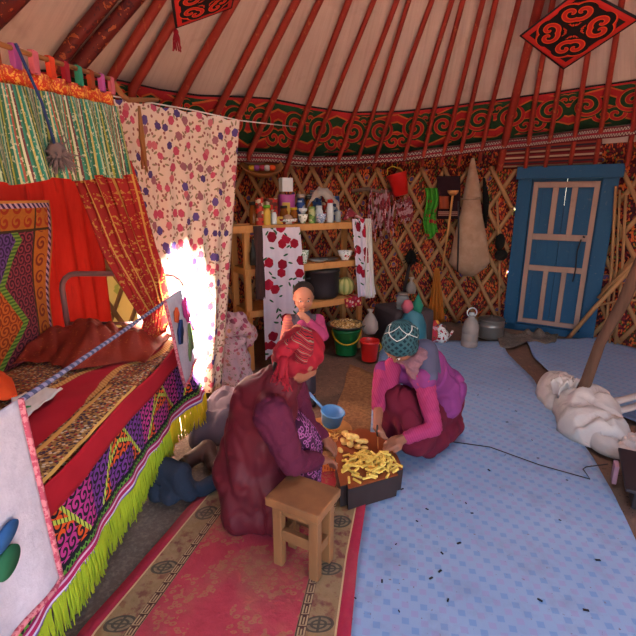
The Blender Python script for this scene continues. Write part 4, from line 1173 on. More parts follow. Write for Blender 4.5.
thing('dark_cloth', MATS['black_fur'], 'black cloth hanging in shade just right of the canvas sack', 'cloth', lambda bm: bm.free if False else tube(bm, [W(484, 178, .12), W(486, 200, .14), W(485, 228, .12)], [.02, .06, .03], 10, flat=.5))
thing('fur_hat', MATS['black_fur'], 'black fur hat hanging by the left door post', 'hat', lambda bm: (sph(bm, W(500, 242, .12), (.05, .05, .09)), sph(bm, W(501, 255, .12), (.07, .05, .06))))
def brush():
    c = W(411, 258, .16); root = empty('fur_whisk', c, 'black horsehair whisk hanging upright on the lattice', 'whisk')
    q = random.Random(4)
    def f(bm):
        for i in range(90):
            d = V(q.gauss(0, .6), q.gauss(0, .5), q.gauss(0, .7)).normalized()*q.uniform(.05, .12); tube(bm, [c, c+d*.6, c+d], [.008, .006, .002], 4)
        sph(bm, c, (.06, .05, .08), None, 12)
    part('hair_tuft', MATS['black_fur'], root, f)
    part('handle', MATS['wood_dark'], root, lambda bm: tube(bm, [c, W(405, 285, .14), W(400, 310, .13)], [.02, .018, .016], 8))
brush()
thing('clear_bag', MATS['film_clear'], 'small knotted clear plastic bag hanging under the black whisk', 'bag', lambda bm: lathe(bm, W(411, 287, .14)-V(0, 0, .08), [(0, 0), (.05, .01), (.062, .06), (.045, .11), (.012, .15), (.03, .19), (0, .19)], 14))
# ================================================================ BACK ROW ON THE FLOOR
def pail(name, px, py, rt, rb, h, m, label, cat, handle=None):
    c = G(px, py, .012)
    root = empty(name, c, label, cat)
    part('body', MATS[m], root, lambda bm: lathe(bm, c, [(0, 0), (rb, 0), (rb*1.01, .01), (rt*.96, h*.86), (rt*1.02, h*.88), (rt*1.03, h), (rt*.97, h), (rt*.9, h*.6), (rb*.92, .02), (0, .02)], 32))
    return root, c
root, c = pail('green_pail', 346, 353, .125, .095, .245, 'plastic_green', 'green plastic bucket carrying a tray of food under the shelf', 'bucket')
def f(bm):
    n = 12; tube(bm, [c+V(math.cos(t)*.13, math.sin(t)*.13*1-.0, .22-.10*math.sin(-t)*1.0) for t in [PI+PI*k/n for k in range(n+1)]], .007, 8)
tg(part('handle', MATS['plastic_yellow'], root, f), 'yellow carrying handle')
tc = c+V(.0, 0, .247)
def tray():
    r0 = empty('food_tray', tc, 'round grey tray heaped with dry food on the green bucket', 'tray')
    part('dish', MATS['steel_dark'], r0, lambda bm: lathe(bm, tc, [(0, 0), (.12, 0), (.17, .03), (.178, .032), (.175, .026), (.12, .006)][:1]+[(.12, 0), (.17, .028), (.178, .034), (.168, .034), (.118, .008), (0, .008)], 32))
    tg(part('food', MATS['food'], r0, lambda bm: grid(bm, lambda a, b: tc+V(.15*a*math.cos(2*PI*b), .15*a*math.sin(2*PI*b), .03+.035*(1-a*a)+.02*noise.noise(V(a*5*math.cos(2*PI*b), a*5*math.sin(2*PI*b), 0))), 14, 40)), 'heap of brown dried pieces')['kind'] = 'stuff'
tray()
root, c = pail('red_pail', 369, 360, .085, .066, .185, 'plastic_red', 'small red plastic bucket standing right of the green bucket', 'bucket')
def f(bm): tube(bm, [c+V(.08, -.02, .17), c+V(.10, -.02, .14), c+V(.10, -.01, .10), c+V(.085, 0, .08)], .005, 6)
tg(part('handle', MATS['plastic_yellow'], root, f), 'yellow handle end')
# knotted pale bag above red bucket
def f(bm):
    p = sp(370, .56, -.03); p = Q(370, 326, 3.92)
    lathe(bm, p-V(0, 0, .075), [(0, 0), (.05, .01), (.075, .05), (.07, .11), (.04, .17), (.014, .20), (.03, .23), (0, .23)], 20)
thing('knotted_bag', MATS['film_clear'], 'pale knotted bag hanging over the small red bucket', 'bag', f)
# grey clay stove bench behind
thing('clay_bench', MATS['clay'], 'low dark clay block behind the red bucket', 'block', lambda bm: bx(bm, (.83, 4.25, .19), (.42, .45, .38), Matrix.Rotation(.35, 3, 'Z'), .04))
def floor_item(px, py): return G(px, py, .012)
# stacked glass jar on the bench
c = V(.80, 4.15, .381)
def gj():
    root = empty('glass_jar', c, 'ribbed clear glass jar on the dark clay block', 'jar')
    part('body', MATS['glass'], root, lambda bm: lathe(bm, c, [(0, 0), (.055, 0), (.06, .02), (.056, .04), (.06, .06), (.056, .08), (.06, .10), (.045, .13), (0, .13)], 20))
    part('lid', MATS['steel'], root, lambda bm: lathe(bm, c+V(0, 0, .131), [(0, 0), (.05, 0), (.05, .02), (0, .022)], 20))
gj()
# blue see-through bag with pink and green cloths
def bluebag():
    c = floor_item(411, 352); root = empty('blue_bag', c, 'blue see-through bag stuffed with cloths behind the woman in pink', 'bag')
    o = part('film', MATS['film_blue'], root, lambda bm: lathe(bm, c, [(0, 0), (.12, .0), (.135, .12), (.12, .28), (.085, .36), (.05, .40), (0, .41)], 24))
    tg(part('cloth', MATS['cloth_pink'], root, lambda bm: lathe(bm, c+V(-.055, 0, .37), [(0, 0), (.035, .01), (.06, .07), (.03, .12), (0, .13)], 12)), 'pink cloth end')
    tg(part('cloth', MATS['cloth_teal'], root, lambda bm: lathe(bm, c+V(.035, -.01, .37), [(0, 0), (.035, .01), (.05, .08), (.02, .15), (0, .19)], 12)), 'green cloth end')
bluebag()
cloth('green_bundle', MATS['scarf_green'], None, [((floor_item(430, 343)+V(0, 0, .07), floor_item(434, 340)+V(0, 0, .16)), (.08, .05))], voxel=.015, nz=.02, nscale=14, zmin=.012)
tag(bpy.context.scene.objects['green_bundle'], 'small dark green bundle behind the woman in pink, by the teapot', 'bundle')
def f(bm):
    a = W(437, 268, .16); b = W(436, 322, .2)
    def p(x, y):
        q = lerp(a, b, y); w = lerp(.02, .10, y)
        return V(q.x+(x-.5)*2*w, q.y+.018*math.sin(x*22), q.z)
    grid(bm, p, 26, 14)
thing('ochre_cloth', MATS['cloth_ochre'], 'orange yellow gathered cloth hanging low on the lattice above the teapot', 'cloth', f, thick=.01)
def teapot():
    c = floor_item(440, 342); root = empty('enamel_kettle', c, 'white enamel kettle with red flowers beside the water bottle', 'kettle')
    part('body', MATS['porcelain_red'], root, lambda bm: lathe(bm, c, [(0, 0), (.055, 0), (.08, .03), (.085, .07), (.072, .11), (.05, .125), (0, .128)], 28))
    part('lid', MATS['porcelain_red'], root, lambda bm: lathe(bm, c+V(0, 0, .125), [(.05, 0), (.04, .02), (.015, .03), (.012, .045), (.016, .055), (0, .06)], 20))
    part('spout', MATS['porcelain_red'], root, lambda bm: tube(bm, [c+V(.07, 0, .05), c+V(.10, 0, .08), c+V(.115, -.01, .12)], [.018, .013, .010], 10))
    part('handle', MATS['steel_dark'], root, lambda bm: tube(bm, [c+V(-.075, 0, .1), c+V(-.06, 0, .155), c+V(0, 0, .19), c+V(.05, 0, .16), c+V(.065, 0, .11)], .005, 6))
teapot()
def bottle():
    c = floor_item(469, 346); root = empty('water_bottle', c, 'big clear water bottle with a round white handle standing at the wall', 'bottle')
    part('body', MATS['bottle_water'], root, lambda bm: lathe(bm, c, [(0, 0), (.07, 0), (.078, .01), (.078, .06), (.074, .065), (.078, .07), (.078, .13), (.074, .135), (.078, .14), (.078, .19), (.06, .25), (.028, .29), (.024, .31), (0, .31)], 28))
    part('cap', MATS['plastic_white'], root, lambda bm: lathe(bm, c+V(0, 0, .31), [(0, 0), (.026, 0), (.026, .022), (0, .022)], 16))
    part('handle', MATS['plastic_white'], root, lambda bm: tube(bm, [c+V(.045*math.sin(t), 0, .335-.045*math.cos(t)) for t in [2*PI*k/16 for k in range(17)]], .006, 6, caps=False))
bottle()
def metalpot():
    c = floor_item(489, 338)+V(.02, .03, 0); r = .125; root = empty('aluminium_pot', c, 'dented aluminium pot beside the big water bottle', 'pot')
    part('body', MATS['steel'], root, lambda bm: lathe(bm, c, [(0, 0), (r*.92, 0), (r, .03), (r, .12), (r*1.02, .125), (r*1.02, .135), (r, .14), (r*1.0, .19), (r*1.05, .195), (r*.96, .195), (r*.95, .03), (0, .02)], 32))
    part('lid', MATS['steel_dark'], root, lambda bm: lathe(bm, c+V(0, 0, .193), [(r*1.02, 0), (r*.95, .012), (r*.4, .02), (.02, .022), (.018, .04), (0, .042)], 32))
    for s in (-1, 1): part('handle', MATS['steel_dark'], root, lambda bm: tube(bm, [c+V(s*(r-.002), -.03, .15), c+V(s*(r+.03), 0, .15), c+V(s*(r-.002), .03, .15)], .006, 6))
metalpot()
# ================================================================ MIDDLE: BOARD, POTATOES, STOOL
BZ = .135
bcorn = [G(341, 492, BZ), G(405, 474, BZ), G(396, 452, BZ), G(374, 430, BZ), G(352, 428, BZ), G(334, 440, BZ), G(335, 462, BZ)]
def board():
    c = sum(bcorn, V(0, 0, 0))/len(bcorn); root = empty('chopping_board', (c.x, c.y, .02), 'thick wooden chopping block low on the floor under the cut potatoes', 'chopping board')
    def f(bm):
        top = [bm.verts.new(p) for p in bcorn]; bot = [bm.verts.new((lerp(c, p, .97).x, lerp(c, p, .97).y, .02)) for p in bcorn]
        n = len(top); bm.faces.new(top); bm.faces.new(bot[::-1])
        for i in range(n): bm.faces.new((top[i], bot[i], bot[(i+1) % n], top[(i+1) % n]))
        bmesh.ops.recalc_face_normals(bm, faces=bm.faces[:])
        bmesh.ops.bevel(bm, geom=[e for e in bm.edges if abs(e.verts[0].co.z-e.verts[1].co.z) > .05], offset=.035, segments=4, affect='EDGES')
        for v in bm.verts:
            if v.co.z < .05: pass
    part('block', MATS['wood_dark'], root, f, smooth=False)
    def g(bm):
        pts = [lerp(c, p, .985) for p in bcorn]; top = [bm.verts.new((p.x, p.y, BZ+.004)) for p in pts]; bot = [bm.verts.new((p.x, p.y, BZ-.003)) for p in pts]
        n = len(top); bm.faces.new(top); bm.faces.new(bot[::-1])
        for i in range(n): bm.faces.new((top[i], bot[i], bot[(i+1) % n], top[(i+1) % n]))
        bmesh.ops.recalc_face_normals(bm, faces=bm.faces[:])
        bmesh.ops.bevel(bm, geom=[e for e in bm.edges if abs(e.verts[0].co.z-e.verts[1].co.z) > .003], offset=.035, segments=4, affect='EDGES')
    tg(part('top', MATS['wood_red'], root, g, smooth=False), 'reddish brown worn cutting surface')
board()
BT = BZ+.0045
q = random.Random(11)
proto = None
def stick(bm, L=.042):
    bx(bm, (0, 0, 0), (L, .010, .009), None, .0015)
    for v in bm.verts: v.co.z += .003*math.sin(v.co.x*40)
placed = []
for i in range(118):
    if i < 2: px, py = [(351, 491-5), (357, 487)][i]; px, py = [(349, 481), (357, 482)][i]; z = BT+.006
    else:
        while True:
            a, b = q.gauss(0, .5), q.gauss(0, .5)
            if a*a+b*b < 1: break
        px, py = 371+a*31-b*3, 466+b*14+a*3; z = None
    p = G(px, py, BT)
    if z is None:
        lvl = sum(1 for (x, y) in placed if (x-p.x)**2+(y-p.y)**2 < .019**2); z = BT+.006+lvl*.0095
        z = min(z, BT+.055)
    placed.append((p.x, p.y))
    if proto is None:
        bm = bmesh.new(); stick(bm); me = bpy.data.meshes.new('potato_stick'); bm.to_mesh(me); bm.free(); me.materials.append(MATS['potato'])
        proto = bpy.data.objects.new('potato_stick', me); COL.objects.link(proto); o = proto
        tag(proto, None, 'potato stick')
    else: o = proto.copy(); COL.objects.link(o)
    o.location = (p.x, p.y, z); k = q.uniform(.75, 1.2)
    o.scale = (k, q.uniform(.8, 1.2), 1); o.rotation_euler = (q.uniform(-.25, .25), q.uniform(-.22, .22)*(z > BT+.01), q.uniform(0, PI))
    if i < 2: o['label'] = ['lone potato stick nearest the front left corner of the block', 'lone potato stick just right of the one at the front left corner'][i]
    else: tag(o, 'pale yellow raw potato stick in the cut heap on the chopping block', None, 'cut potato sticks on the chopping block')
proto = None; placed = []
for i in range(24):
    a, b = q.uniform(-1, 1), q.uniform(-1, 1)
    p = G(354+a*12-b*2, 446+b*6, BT); lvl = sum(1 for (x, y) in placed if (x-p.x)**2+(y-p.y)**2 < .026**2); placed.append((p.x, p.y)); z = BT+.011+lvl*.013
    if proto is None:
        bm = bmesh.new(); sph(bm, (0, 0, 0), (.021, .015, .011), None, 12)
        for v in bm.verts: v.co.z = max(-.008, v.co.z)
        me = bpy.data.meshes.new('potato_slice'); bm.to_mesh(me); bm.free(); me.materials.append(MATS['potato_pale'])
        for pl in me.polygons: pl.use_smooth = True
        proto = o = bpy.data.objects.new('potato_slice', me); COL.objects.link(o)
        tag(o, 'thick peeled potato slice in the rear pile on the chopping block', 'potato slice', 'peeled potato slices on the chopping block')
    else: o = proto.copy(); COL.objects.link(o)
    o.location = (p.x, p.y, min(z, BT+.06)); o.rotation_euler = (q.uniform(-.4, .4), q.uniform(-.4, .4), q.uniform(0, PI)); k = q.uniform(.85, 1.15); o.scale = (k, k, k)
# knives
def knife(a, b, label, w=.022):
    root = empty('kitchen_knife', a, label, 'knife'); d = (b-a).normalized(); m = lerp(a, b, .42)
    x = frame(d)[0]
    part('handle', MATS['wood_dark'], root, lambda bm: tube(bm, [a, lerp(a, m, .5), m], [.009, .011, .008], 8, flat=.6))
    def f(bm):
        pts = [m+x*w*.5, m-x*w*.5, lerp(m, b, .8)-x*w*.5, b, lerp(m, b, .7)+x*w*.5]; n = d.cross(x)*.0012
        t = [bm.verts.new(p+n) for p in pts]; u = [bm.verts.new(p-n) for p in pts]; bm.faces.new(t); bm.faces.new(u[::-1])
        for i in range(5): bm.faces.new((t[i], u[i], u[(i+1) % 5], t[(i+1) % 5]))
    part('blade', MATS['wood_light'] if 'upright' in label else MATS['steel'], root, f, smooth=False)
H2R = Q(377, 433, 2.03)
knife(H2R+V(0, 0, .04), G(378, 449, BT+.004), 'knife held upright by the woman in pink')
knife(V(.02, 1.75, .30), Q(338, 464, 1.90), 'knife in the hands of the woman in maroon')
# orange mesh dish tucked under the block's left edge, scrap bowl and blue dipper
def f(bm):
    c = G(333, 476, .05); lathe(bm, V(c.x-.0, c.y, .012), [(0, 0), (.10, 0), (.13, .05), (.135, .055), (.125, .05), (.095, .008), (0, .008)], 28, sq=.9)
thing('orange_basket', MATS['orange_mesh'], 'orange plastic mesh basket by the left edge of the chopping block', 'basket', f)
def scrapbowl():
    c = G(327, 438, .012); root = empty('peelings_bowl', c, 'tan enamel bowl of peelings beyond the maroon woman', 'bowl')
    part('bowl', MATS['wood_light'], root, lambda bm: lathe(bm, c, [(0, 0), (.08, 0), (.12, .035), (.15, .06), (.143, .06), (.11, .03), (.07, .01), (0, .01)], 32))
    g = random.Random(3)
    def f(bm):
        for i in range(36):
            a = g.uniform(0, 2*PI); r = .09*math.sqrt(g.random()); p = c+V(r*math.cos(a), r*math.sin(a), .03+g.uniform(0, .02)); d = V(g.uniform(-1, 1), g.uniform(-1, 1), g.uniform(-.2, .3)).normalized()*.022
            tube(bm, [p-d, p+V(0, 0, .006), p+d], [.003, .006, .003], 5, flat=.5)
    tg(part('peelings', MATS['potato_pale'], root, f), 'yellow peelings')['kind'] = 'stuff'
scrapbowl()
def dipper():
    c = G(331, 424, .085); root = empty('blue_dipper', c, 'light blue plastic dipper with a straight handle resting on the peelings bowl', 'dipper')
    ax = V(.12, -.12, 1).normalized()
    part('cup', MATS['plastic_blue'], root, lambda bm: lathe(bm, c, [(0, 0), (.052, 0), (.058, .01), (.068, .085), (.074, .087), (.072, .093), (.064, .09), (.05, .012), (0, .01)], 28, ax))
    a = c+ax*.085+V(-.055, .04, 0); b = Q(309, 393, a.y+.16)
    part('handle', MATS['plastic_blue'], root, lambda bm: tube(bm, [a, lerp(a, b, .5), b], [.011, .010, .013], 8, flat=.6))
dipper()
# stool
def stool():
    S0 = [G(266, 498, .335), G(319, 519, .335), G(334, 487, .335), G(283, 471, .335)]
    # rectangular seat fitted to the seen corners
    c = sum(S0, V(0, 0, 0))/4+V(.012, 0, 0); u = (S0[1]-S0[0]+S0[2]-S0[3]).normalized(); w = V(-u.y, u.x, 0)
    L = ((S0[1]-S0[0]).length+(S0[2]-S0[3]).length)/2; Wd = ((S0[3]-S0[0]).length+(S0[2]-S0[1]).length)/2
    rot = Matrix((u, w, V(0, 0, 1))).transposed(); H = .335
    root = empty('wooden_stool', (c.x, c.y, .026), 'small worn wooden stool with a plank seat behind the maroon woman', 'stool')
    part('seat', MATS['wood_stool'], root, lambda bm: bx(bm, (c.x, c.y, H-.018), (L, Wd, .036), rot, .007), smooth=False)
    a, b = L/2-.035, Wd/2-.04
    for s in (-1, 1):
        for t in (-1, 1):
            p = c+u*a*s+w*b*t; part('leg', MATS['wood_stool'], root, lambda bm: bx(bm, (p.x, p.y, (H-.036+.027)/2), (.038, .034, H-.036-.027), rot, .004), smooth=False)
    for t in (-1, 1):
        p = c+w*b*t
        part('stretcher', MATS['wood_stool'], root, lambda bm: bx(bm, (p.x, p.y, .17), (2*a-.04, .024, .045), rot, .003), smooth=False)
        part('apron', MATS['wood_stool'], root, lambda bm: bx(bm, (p.x, p.y, H-.058), (2*a-.04, .022, .04), rot, .003), smooth=False)
    for s in (-1, 1):
        p = c+u*a*s; part('stretcher', MATS['wood_stool'], root, lambda bm: bx(bm, (p.x, p.y, .14), (.024, 2*b-.036, .04), rot, .003), smooth=False)
        part('apron', MATS['wood_stool'], root, lambda bm: bx(bm, (p.x, p.y, H-.058), (.022, 2*b-.036, .04), rot, .003), smooth=False)
stool()
# ================================================================ RIGHT SIDE
# leaning prop pole
a = V(1.66, 2.70, .03); b = Q(648, 245, 2.5); d = b-a
thing('leaning_pole', MATS['wood_weathered'], 'thick crooked weathered pole leaning up out of the picture at right', 'pole',
      lambda bm: tube(bm, [a, lerp(a, b, .2)+V(.012, 0, 0), lerp(a, b, .45)+V(-.012, 0, .01), lerp(a, b, .7)+V(.01, 0, 0), b, b+d*.45], [.030, .034, .030, .034, .031, .03], 12))
# white felt bundle
def heap(bm, path, w, h, cre=.02, fr=9, zb=.014, nu=60, nv=26, seed=0):
    pts = [Vector(p) for p in path]; n = len(pts)
    def at(l, t):
        k = t*(n-1); i = min(int(k), n-2); return l[i]+(l[i+1]-l[i])*(k-i)
    rings = []
    for i in range(nu+1):
        a = i/nu; c = at(pts, a); d = (at(pts, min(1, a+.05))-at(pts, max(0, a-.05))); d.z = 0; d.normalize(); s = V(d.y, -d.x, 0)
        e = max(0, min(1, math.sin(PI*min(1, max(0, a)))*3))**.5; ww = at(w, a)*(.25+.75*e); hh = at(h, a)*e
        ring = []
        for j in range(nv+1):
            t = PI*j/nv; p = c+s*math.cos(t)*ww
            q = V(p.x, p.y, math.sin(t)*.1+seed)
            rd = (1-min(1, abs(noise.noise(q*fr)+.35*noise.noise(q*fr*2.3))*3))**1.5
            z = zb+max(0, hh*max(0, math.sin(t))**.75*(1+.35*noise.noise(q*4))-cre*rd*math.sin(t))
            p = p+s*math.cos(t)*(.18*ww*noise.noise(q*7+V(5, 0, 0))); ring.append(bm.verts.new((p.x, p.y, z if 0 < j < nv else zb)))
        rings.append(ring)
    for A, B in zip(rings, rings[1:]):
        for k in range(nv): bm.faces.new((A[k], A[k+1], B[k+1], B[k]))
        bm.faces.new((A[nv], A[0], B[0], B[nv]))
    bm.faces.new(rings[0]); bm.faces.new(rings[-1][::-1])
thing('felt_bundle', MATS['white_felt'], 'grubby white felt bundle lying round the foot of the leaning pole', 'bundle',
      lambda bm: (heap(bm, [G(545, 392), G(556, 399), G(570, 410), G(582, 420)], [.09, .15, .16, .10], [.14, .19, .20, .14], cre=.05, fr=9, zb=.018), heap(bm, [G(578, 405), G(584, 420), G(592, 438), G(598, 452)], [.14, .19, .19, .12], [.16, .22, .20, .12], cre=.045, fr=8, zb=.018, seed=3), heap(bm, [G(596, 442), G(612, 452), G(640, 452), G(670, 450)], [.10, .11, .10, .10], [.14, .12, .10, .10], cre=.05, fr=10, zb=.018, seed=5)))
def f(bm):
    c = G(564, 386, .20)
    def p(a, b): return c+V((a-.5)*.13+.02*math.sin(b*8), (b-.5)*.12, -.06+.11*abs(math.sin(a*5+b*3))+.05*noise.noise(V(a*6, b*6, 3)))
    grid(bm, p, 24, 20)
thing('crumpled_cloth', MATS['white_felt'], 'small crumpled white cloth on top of the white felt bundle', 'cloth', f, thick=.012)
def f(bm):
    pts = [G(612, 412, .09), G(630, 408, .1), G(650, 402, .1), G(680, 396, .1)]
    for k in range(2): tube(bm, [p+V(.0, .05*k, .04*k) for p in pts], [.035, .03, .03, .03], 8, flat=.5)
thing('felt_strip', MATS['white_felt'], 'rolled pale felt strip running off the right edge', 'felt strip', f)
def stove():
    c = G(626, 486, 0.0); c = V(1.64, 1.98, 0.0)
    p0, p1 = G(608, 470, .05), G(615, 500, 0)
    root = empty('iron_stove', V(1.86, 2.02, 0), 'black iron stove part with a rusty side at the right edge', 'stove')
    R3 = Matrix.Rotation(-.5, 3, 'Z'); c = G(664, 500, .0)
    part('body', MATS['cast_iron'], root, lambda bm: bx(bm, (c.x, c.y, .06), (.30, .34, .10), R3, .01), smooth=False)
    tg(part('top_plate', MATS['cast_iron'], root, lambda bm: bx(bm, (c.x-.01, c.y, .118), (.36, .40, .016), R3, .004), smooth=False), 'black top plate')
    tg(part('side_plate', MATS['pink_sack'], root, lambda bm: bx(bm, (G(613, 482, .0).x, G(613, 482, .0).y, .058), (.02, .07, .10), R3, .003), smooth=False), 'pale rusty side plate')
stove()
thing('thin_wire', MATS['cast_iron'], 'thin dark wire trailing across the blue linoleum', 'wire', lambda bm: tube(bm, [G(447, 441, .024), G(490, 447, .022), G(540, 468-3, .022), G(590, 479, .024), G(583, 469, .03), G(586, 467, .03), G(608, 464, .06)], .0032, 5))
# scattered chips and crumbs
q = random.Random(21)
spots = [(431, 578), (442, 553), (440, 571), (427, 509), (466, 503), (472, 513), (399, 611), (417, 521), (396, 544), (507, 422), (516, 411), (509, 389), (532, 440), (538, 458), (402, 467+22), (459, 543), (382, 581), (448, 600), (505, 455), (567, 480), (560, 520), (598, 560), (540, 600), (489, 470), (478, 395), (355, 598), (586, 610)]
for i, (x, y) in enumerate(spots):
    p = G(x, y, .0185)
    if i == 0:
        bm = bmesh.new(); bx(bm, (0, 0, 0), (.014, .006, .003), None, .001); me = bpy.data.meshes.new('wood_chip'); bm.to_mesh(me); bm.free(); me.materials.append(MATS['wood_chip'])
        o = o0 = bpy.data.objects.new('wood_chip', me); COL.objects.link(o); tag(o, 'tiny dark chip lying on the blue linoleum', 'chip', 'dark chips scattered on the linoleum')
    else: o = o0.copy(); COL.objects.link(o)
    o.location = p; o.rotation_euler = (0, 0, q.uniform(0, PI)); k = q.uniform(.6, 1.5); o.scale = (k, k, 1)
# ================================================================ LEFT FLOOR: SACKS AND CLOTHES
tag(cloth('flowered_sack', MATS['pillow_print'], None, [((V(-.60, 3.2, .40), V(-.62, 3.2, .50)), (.12, .10)), ((V(-.54, 3.2, .42), V(-.68, 3.2, .44)), (.10, .09)), ((V(-.67, 3.15, .55), V(-.56, 3.2, .50)), (.055, .065))], voxel=.014, nz=.03, nscale=11, smooth=2, ridge=.04), 'flowered pink cloth bag stuffed full on the greyish pink sack', 'bag')
tag(cloth('pale_sack', MATS['worn_print'], None, [((V(-.62, 3.12, .12), V(-.62, 3.12, .30)), (.14, .125)), ((V(-.56, 3.05, .10), V(-.7, 3.05, .12)), (.11, .11)), ((V(-.60, 3.1, .30), V(-.56, 3.1, .38)), (.1, .07))], voxel=.014, nz=.015, nscale=7, smooth=2, zmin=.01, ridge=.03), 'greyish pink patterned sack standing on the floor by the flowered curtain', 'sack')
tag(cloth('meadow_cloth', MATS['floral_cotton'], None, [((V(-.68, 2.99, .36), V(-.60, 2.98, .30)), (.07, .05))], voxel=.012, nz=.02, nscale=12), 'cream flowered cloth wedged between curtain and pale sack', 'cloth') if False else None
g0 = [((G(196, 415, .14), G(214, 425, .16), G(232, 405, .16)), (.10, .13, .12)), ((G(205, 440, .07), G(228, 428, .09), G(236, 412, .1)), (.07, .09, .1)), ((G(206, 404, .22), G(222, 408, .2), G(232, 398, .2)), (.05, .045, .05))]
thing('grey_jacket', MATS['grey_cloth'], 'heap of crumpled grey clothing on the floor past the bed', 'clothes',
      lambda bm: heap(bm, [G(190, 440), G(203, 440), G(218, 432), G(236, 416), G(250, 404)], [.08, .14, .17, .15, .1], [.10, .17, .19, .18, .1], cre=.05, fr=8, zb=.012, seed=2))
dn = [((G(160, 470, .15), G(178, 478, .13), G(190, 492, .06)), (.07, .075, .05)), ((G(182, 490, .06), G(200, 489, .06), G(216, 482, .06)), (.055, .045, .04)), ((G(160, 490, .06), G(172, 498, .05)), (.06, .045))]
tag(obj('blue_jeans', blobbm(dn, voxel=.008, smooth=2, nz=.006, nscale=11, zmin=.012, ridge=.014), MATS['denim']), 'crumpled dark blue jeans on the floor beside the bed fringe', 'jeans')
def boot():
    a, b, c_ = G(189, 461, .07), G(207, 449, .08), G(213, 466, .05)
    root = empty('brown_boot', b, 'brown leather boot lying on its side beyond the jeans', 'boot')
    part('upper', MATS['boot_leather'], root, lambda bm: _cat(bm, blobbm([((a, b), (.042, .052)), ((b, c_), (.05, .035))], voxel=.009, smooth=3, nz=.006, nscale=20, zmin=.012)))
    d = (a-b).normalized()
    tg(part('opening', MATS['lid_dark'], root, lambda bm: lathe(bm, a+d*.036, [(0, 0), (.026, 0), (.03, .006), (.034, .004), (.036, -.012)], 18, d)), 'dark boot opening')
def _cat(bm, other):
    me = bpy.data.meshes.new('t'); other.to_mesh(me); other.free(); bm.from_mesh(me); bpy.data.meshes.remove(me)
boot()
# ================================================================ PEOPLE
def hand(sh, wrist, palm, fdir, up, k=1.0, curl=.6, thumb=1):
    """palm plus four fingers and thumb as capsules; fdir = finger direction, up = back of hand"""
    f0 = fdir.normalized(); u = (up-f0*up.dot(f0)).normalized(); s = f0.cross(u)*thumb
    sh.append(((wrist, lerp(wrist, palm, .6)), (.021*k, .021*k)))
    base = palm
    for i, (o, L) in enumerate(((-.027, .062), (-.009, .070), (.009, .066), (.026, .052))):
        r0 = base+s*o*k; sh.append(((wrist+s*o*.6*k, r0), (.014*k, .0115*k)))
        p = r0; dd = f0.copy(); pts = [p]; 
        for j, l in enumerate((.42, .33, .25)):
            dd = (dd*math.cos(curl*(.6+.3*j))-u*math.sin(curl*(.6+.3*j))).normalized(); p = p+dd*L*l*k*1.05; pts.append(p)
        sh.append((pts, (.0092*k, .0085*k, .0078*k, .0068*k)))
    t0 = lerp(wrist, palm, .45)-s*.022*k; t1 = t0-s*.024*k+f0*.018*k-u*.008*k; t2 = t1+f0*.028*k-u*.014*k+s*.004*k
    sh.append(((t0, t1, t2), (.0125*k, .0105*k, .0085*k)))
def face(root, hc, fw, up, r, skin, kid=False, look=None):
    """eyes, brows, lips placed on a head whose centre is hc; fw = facing direction, r = head half-width"""
    fw = fw.normalized(); up = (up-fw*up.dot(fw)).normalized(); rt = fw.cross(up)
    for s in (-1, 1):
        e = hc+fw*r*.90+rt*s*r*.36+up*r*.02
        ey = part('eye', MATS['eye_white'], root, lambda bm: sph(bm, e, (r*.14, r*.14, r*.085), Matrix((rt, fw, up)).transposed(), 12))
        part('iris', MATS['eye_dark'], ey, lambda bm: sph(bm, e+fw*r*.085, (r*.075, r*.06, r*.075), Matrix((rt, fw, up)).transposed(), 10))
        part('eyebrow', MATS['hair'], root, lambda bm: tube(bm, [hc+fw*r*.93+rt*s*r*.2+up*r*.26, hc+fw*r*.95+rt*s*r*.38+up*r*.31, hc+fw*r*.84+rt*s*r*.55+up*r*.25], [r*.03, r*.04, r*.02], 6))
    m = hc+fw*r*.97-up*r*.60
    part('lips', MATS['lips'], root, lambda bm: tube(bm, [m-rt*r*.2-fw*r*.06, m, m+rt*r*.2-fw*r*.06], [r*.03, r*.07, r*.03], 8))
def headshapes(hc, fw, up, r, chub=1.0):
    fw = fw.normalized(); up = (up-fw*up.dot(fw)).normalized(); rt = fw.cross(up); B = Matrix((rt, fw, up)).transposed()
    s = [('e', hc+up*r*.25-fw*r*.08, (r*.98, r*1.12, r*1.1), B), ('e', hc-up*r*.35+fw*r*.22, (r*.80*chub, r*.80, r*.85), B),
         ((hc-up*r*.80+fw*r*.55, hc-up*r*.95+fw*r*.62), (r*.28, r*.24)),           # chin
         ((hc+up*r*.05+fw*r*.95, hc-up*r*.22+fw*r*1.13, hc-up*r*.30+fw*r*1.05), (r*.08, r*.13, r*.12))]  # nose
    for k in (-1, 1):
        s.append(('e', hc+rt*k*r*.98-up*r*.08-fw*r*.08, (r*.09, r*.2, r*.28), B))
        s.append(('e', hc+rt*k*r*.45-up*r*.28+fw*r*.6, (r*.34, r*.32, r*.32), B))
    return s
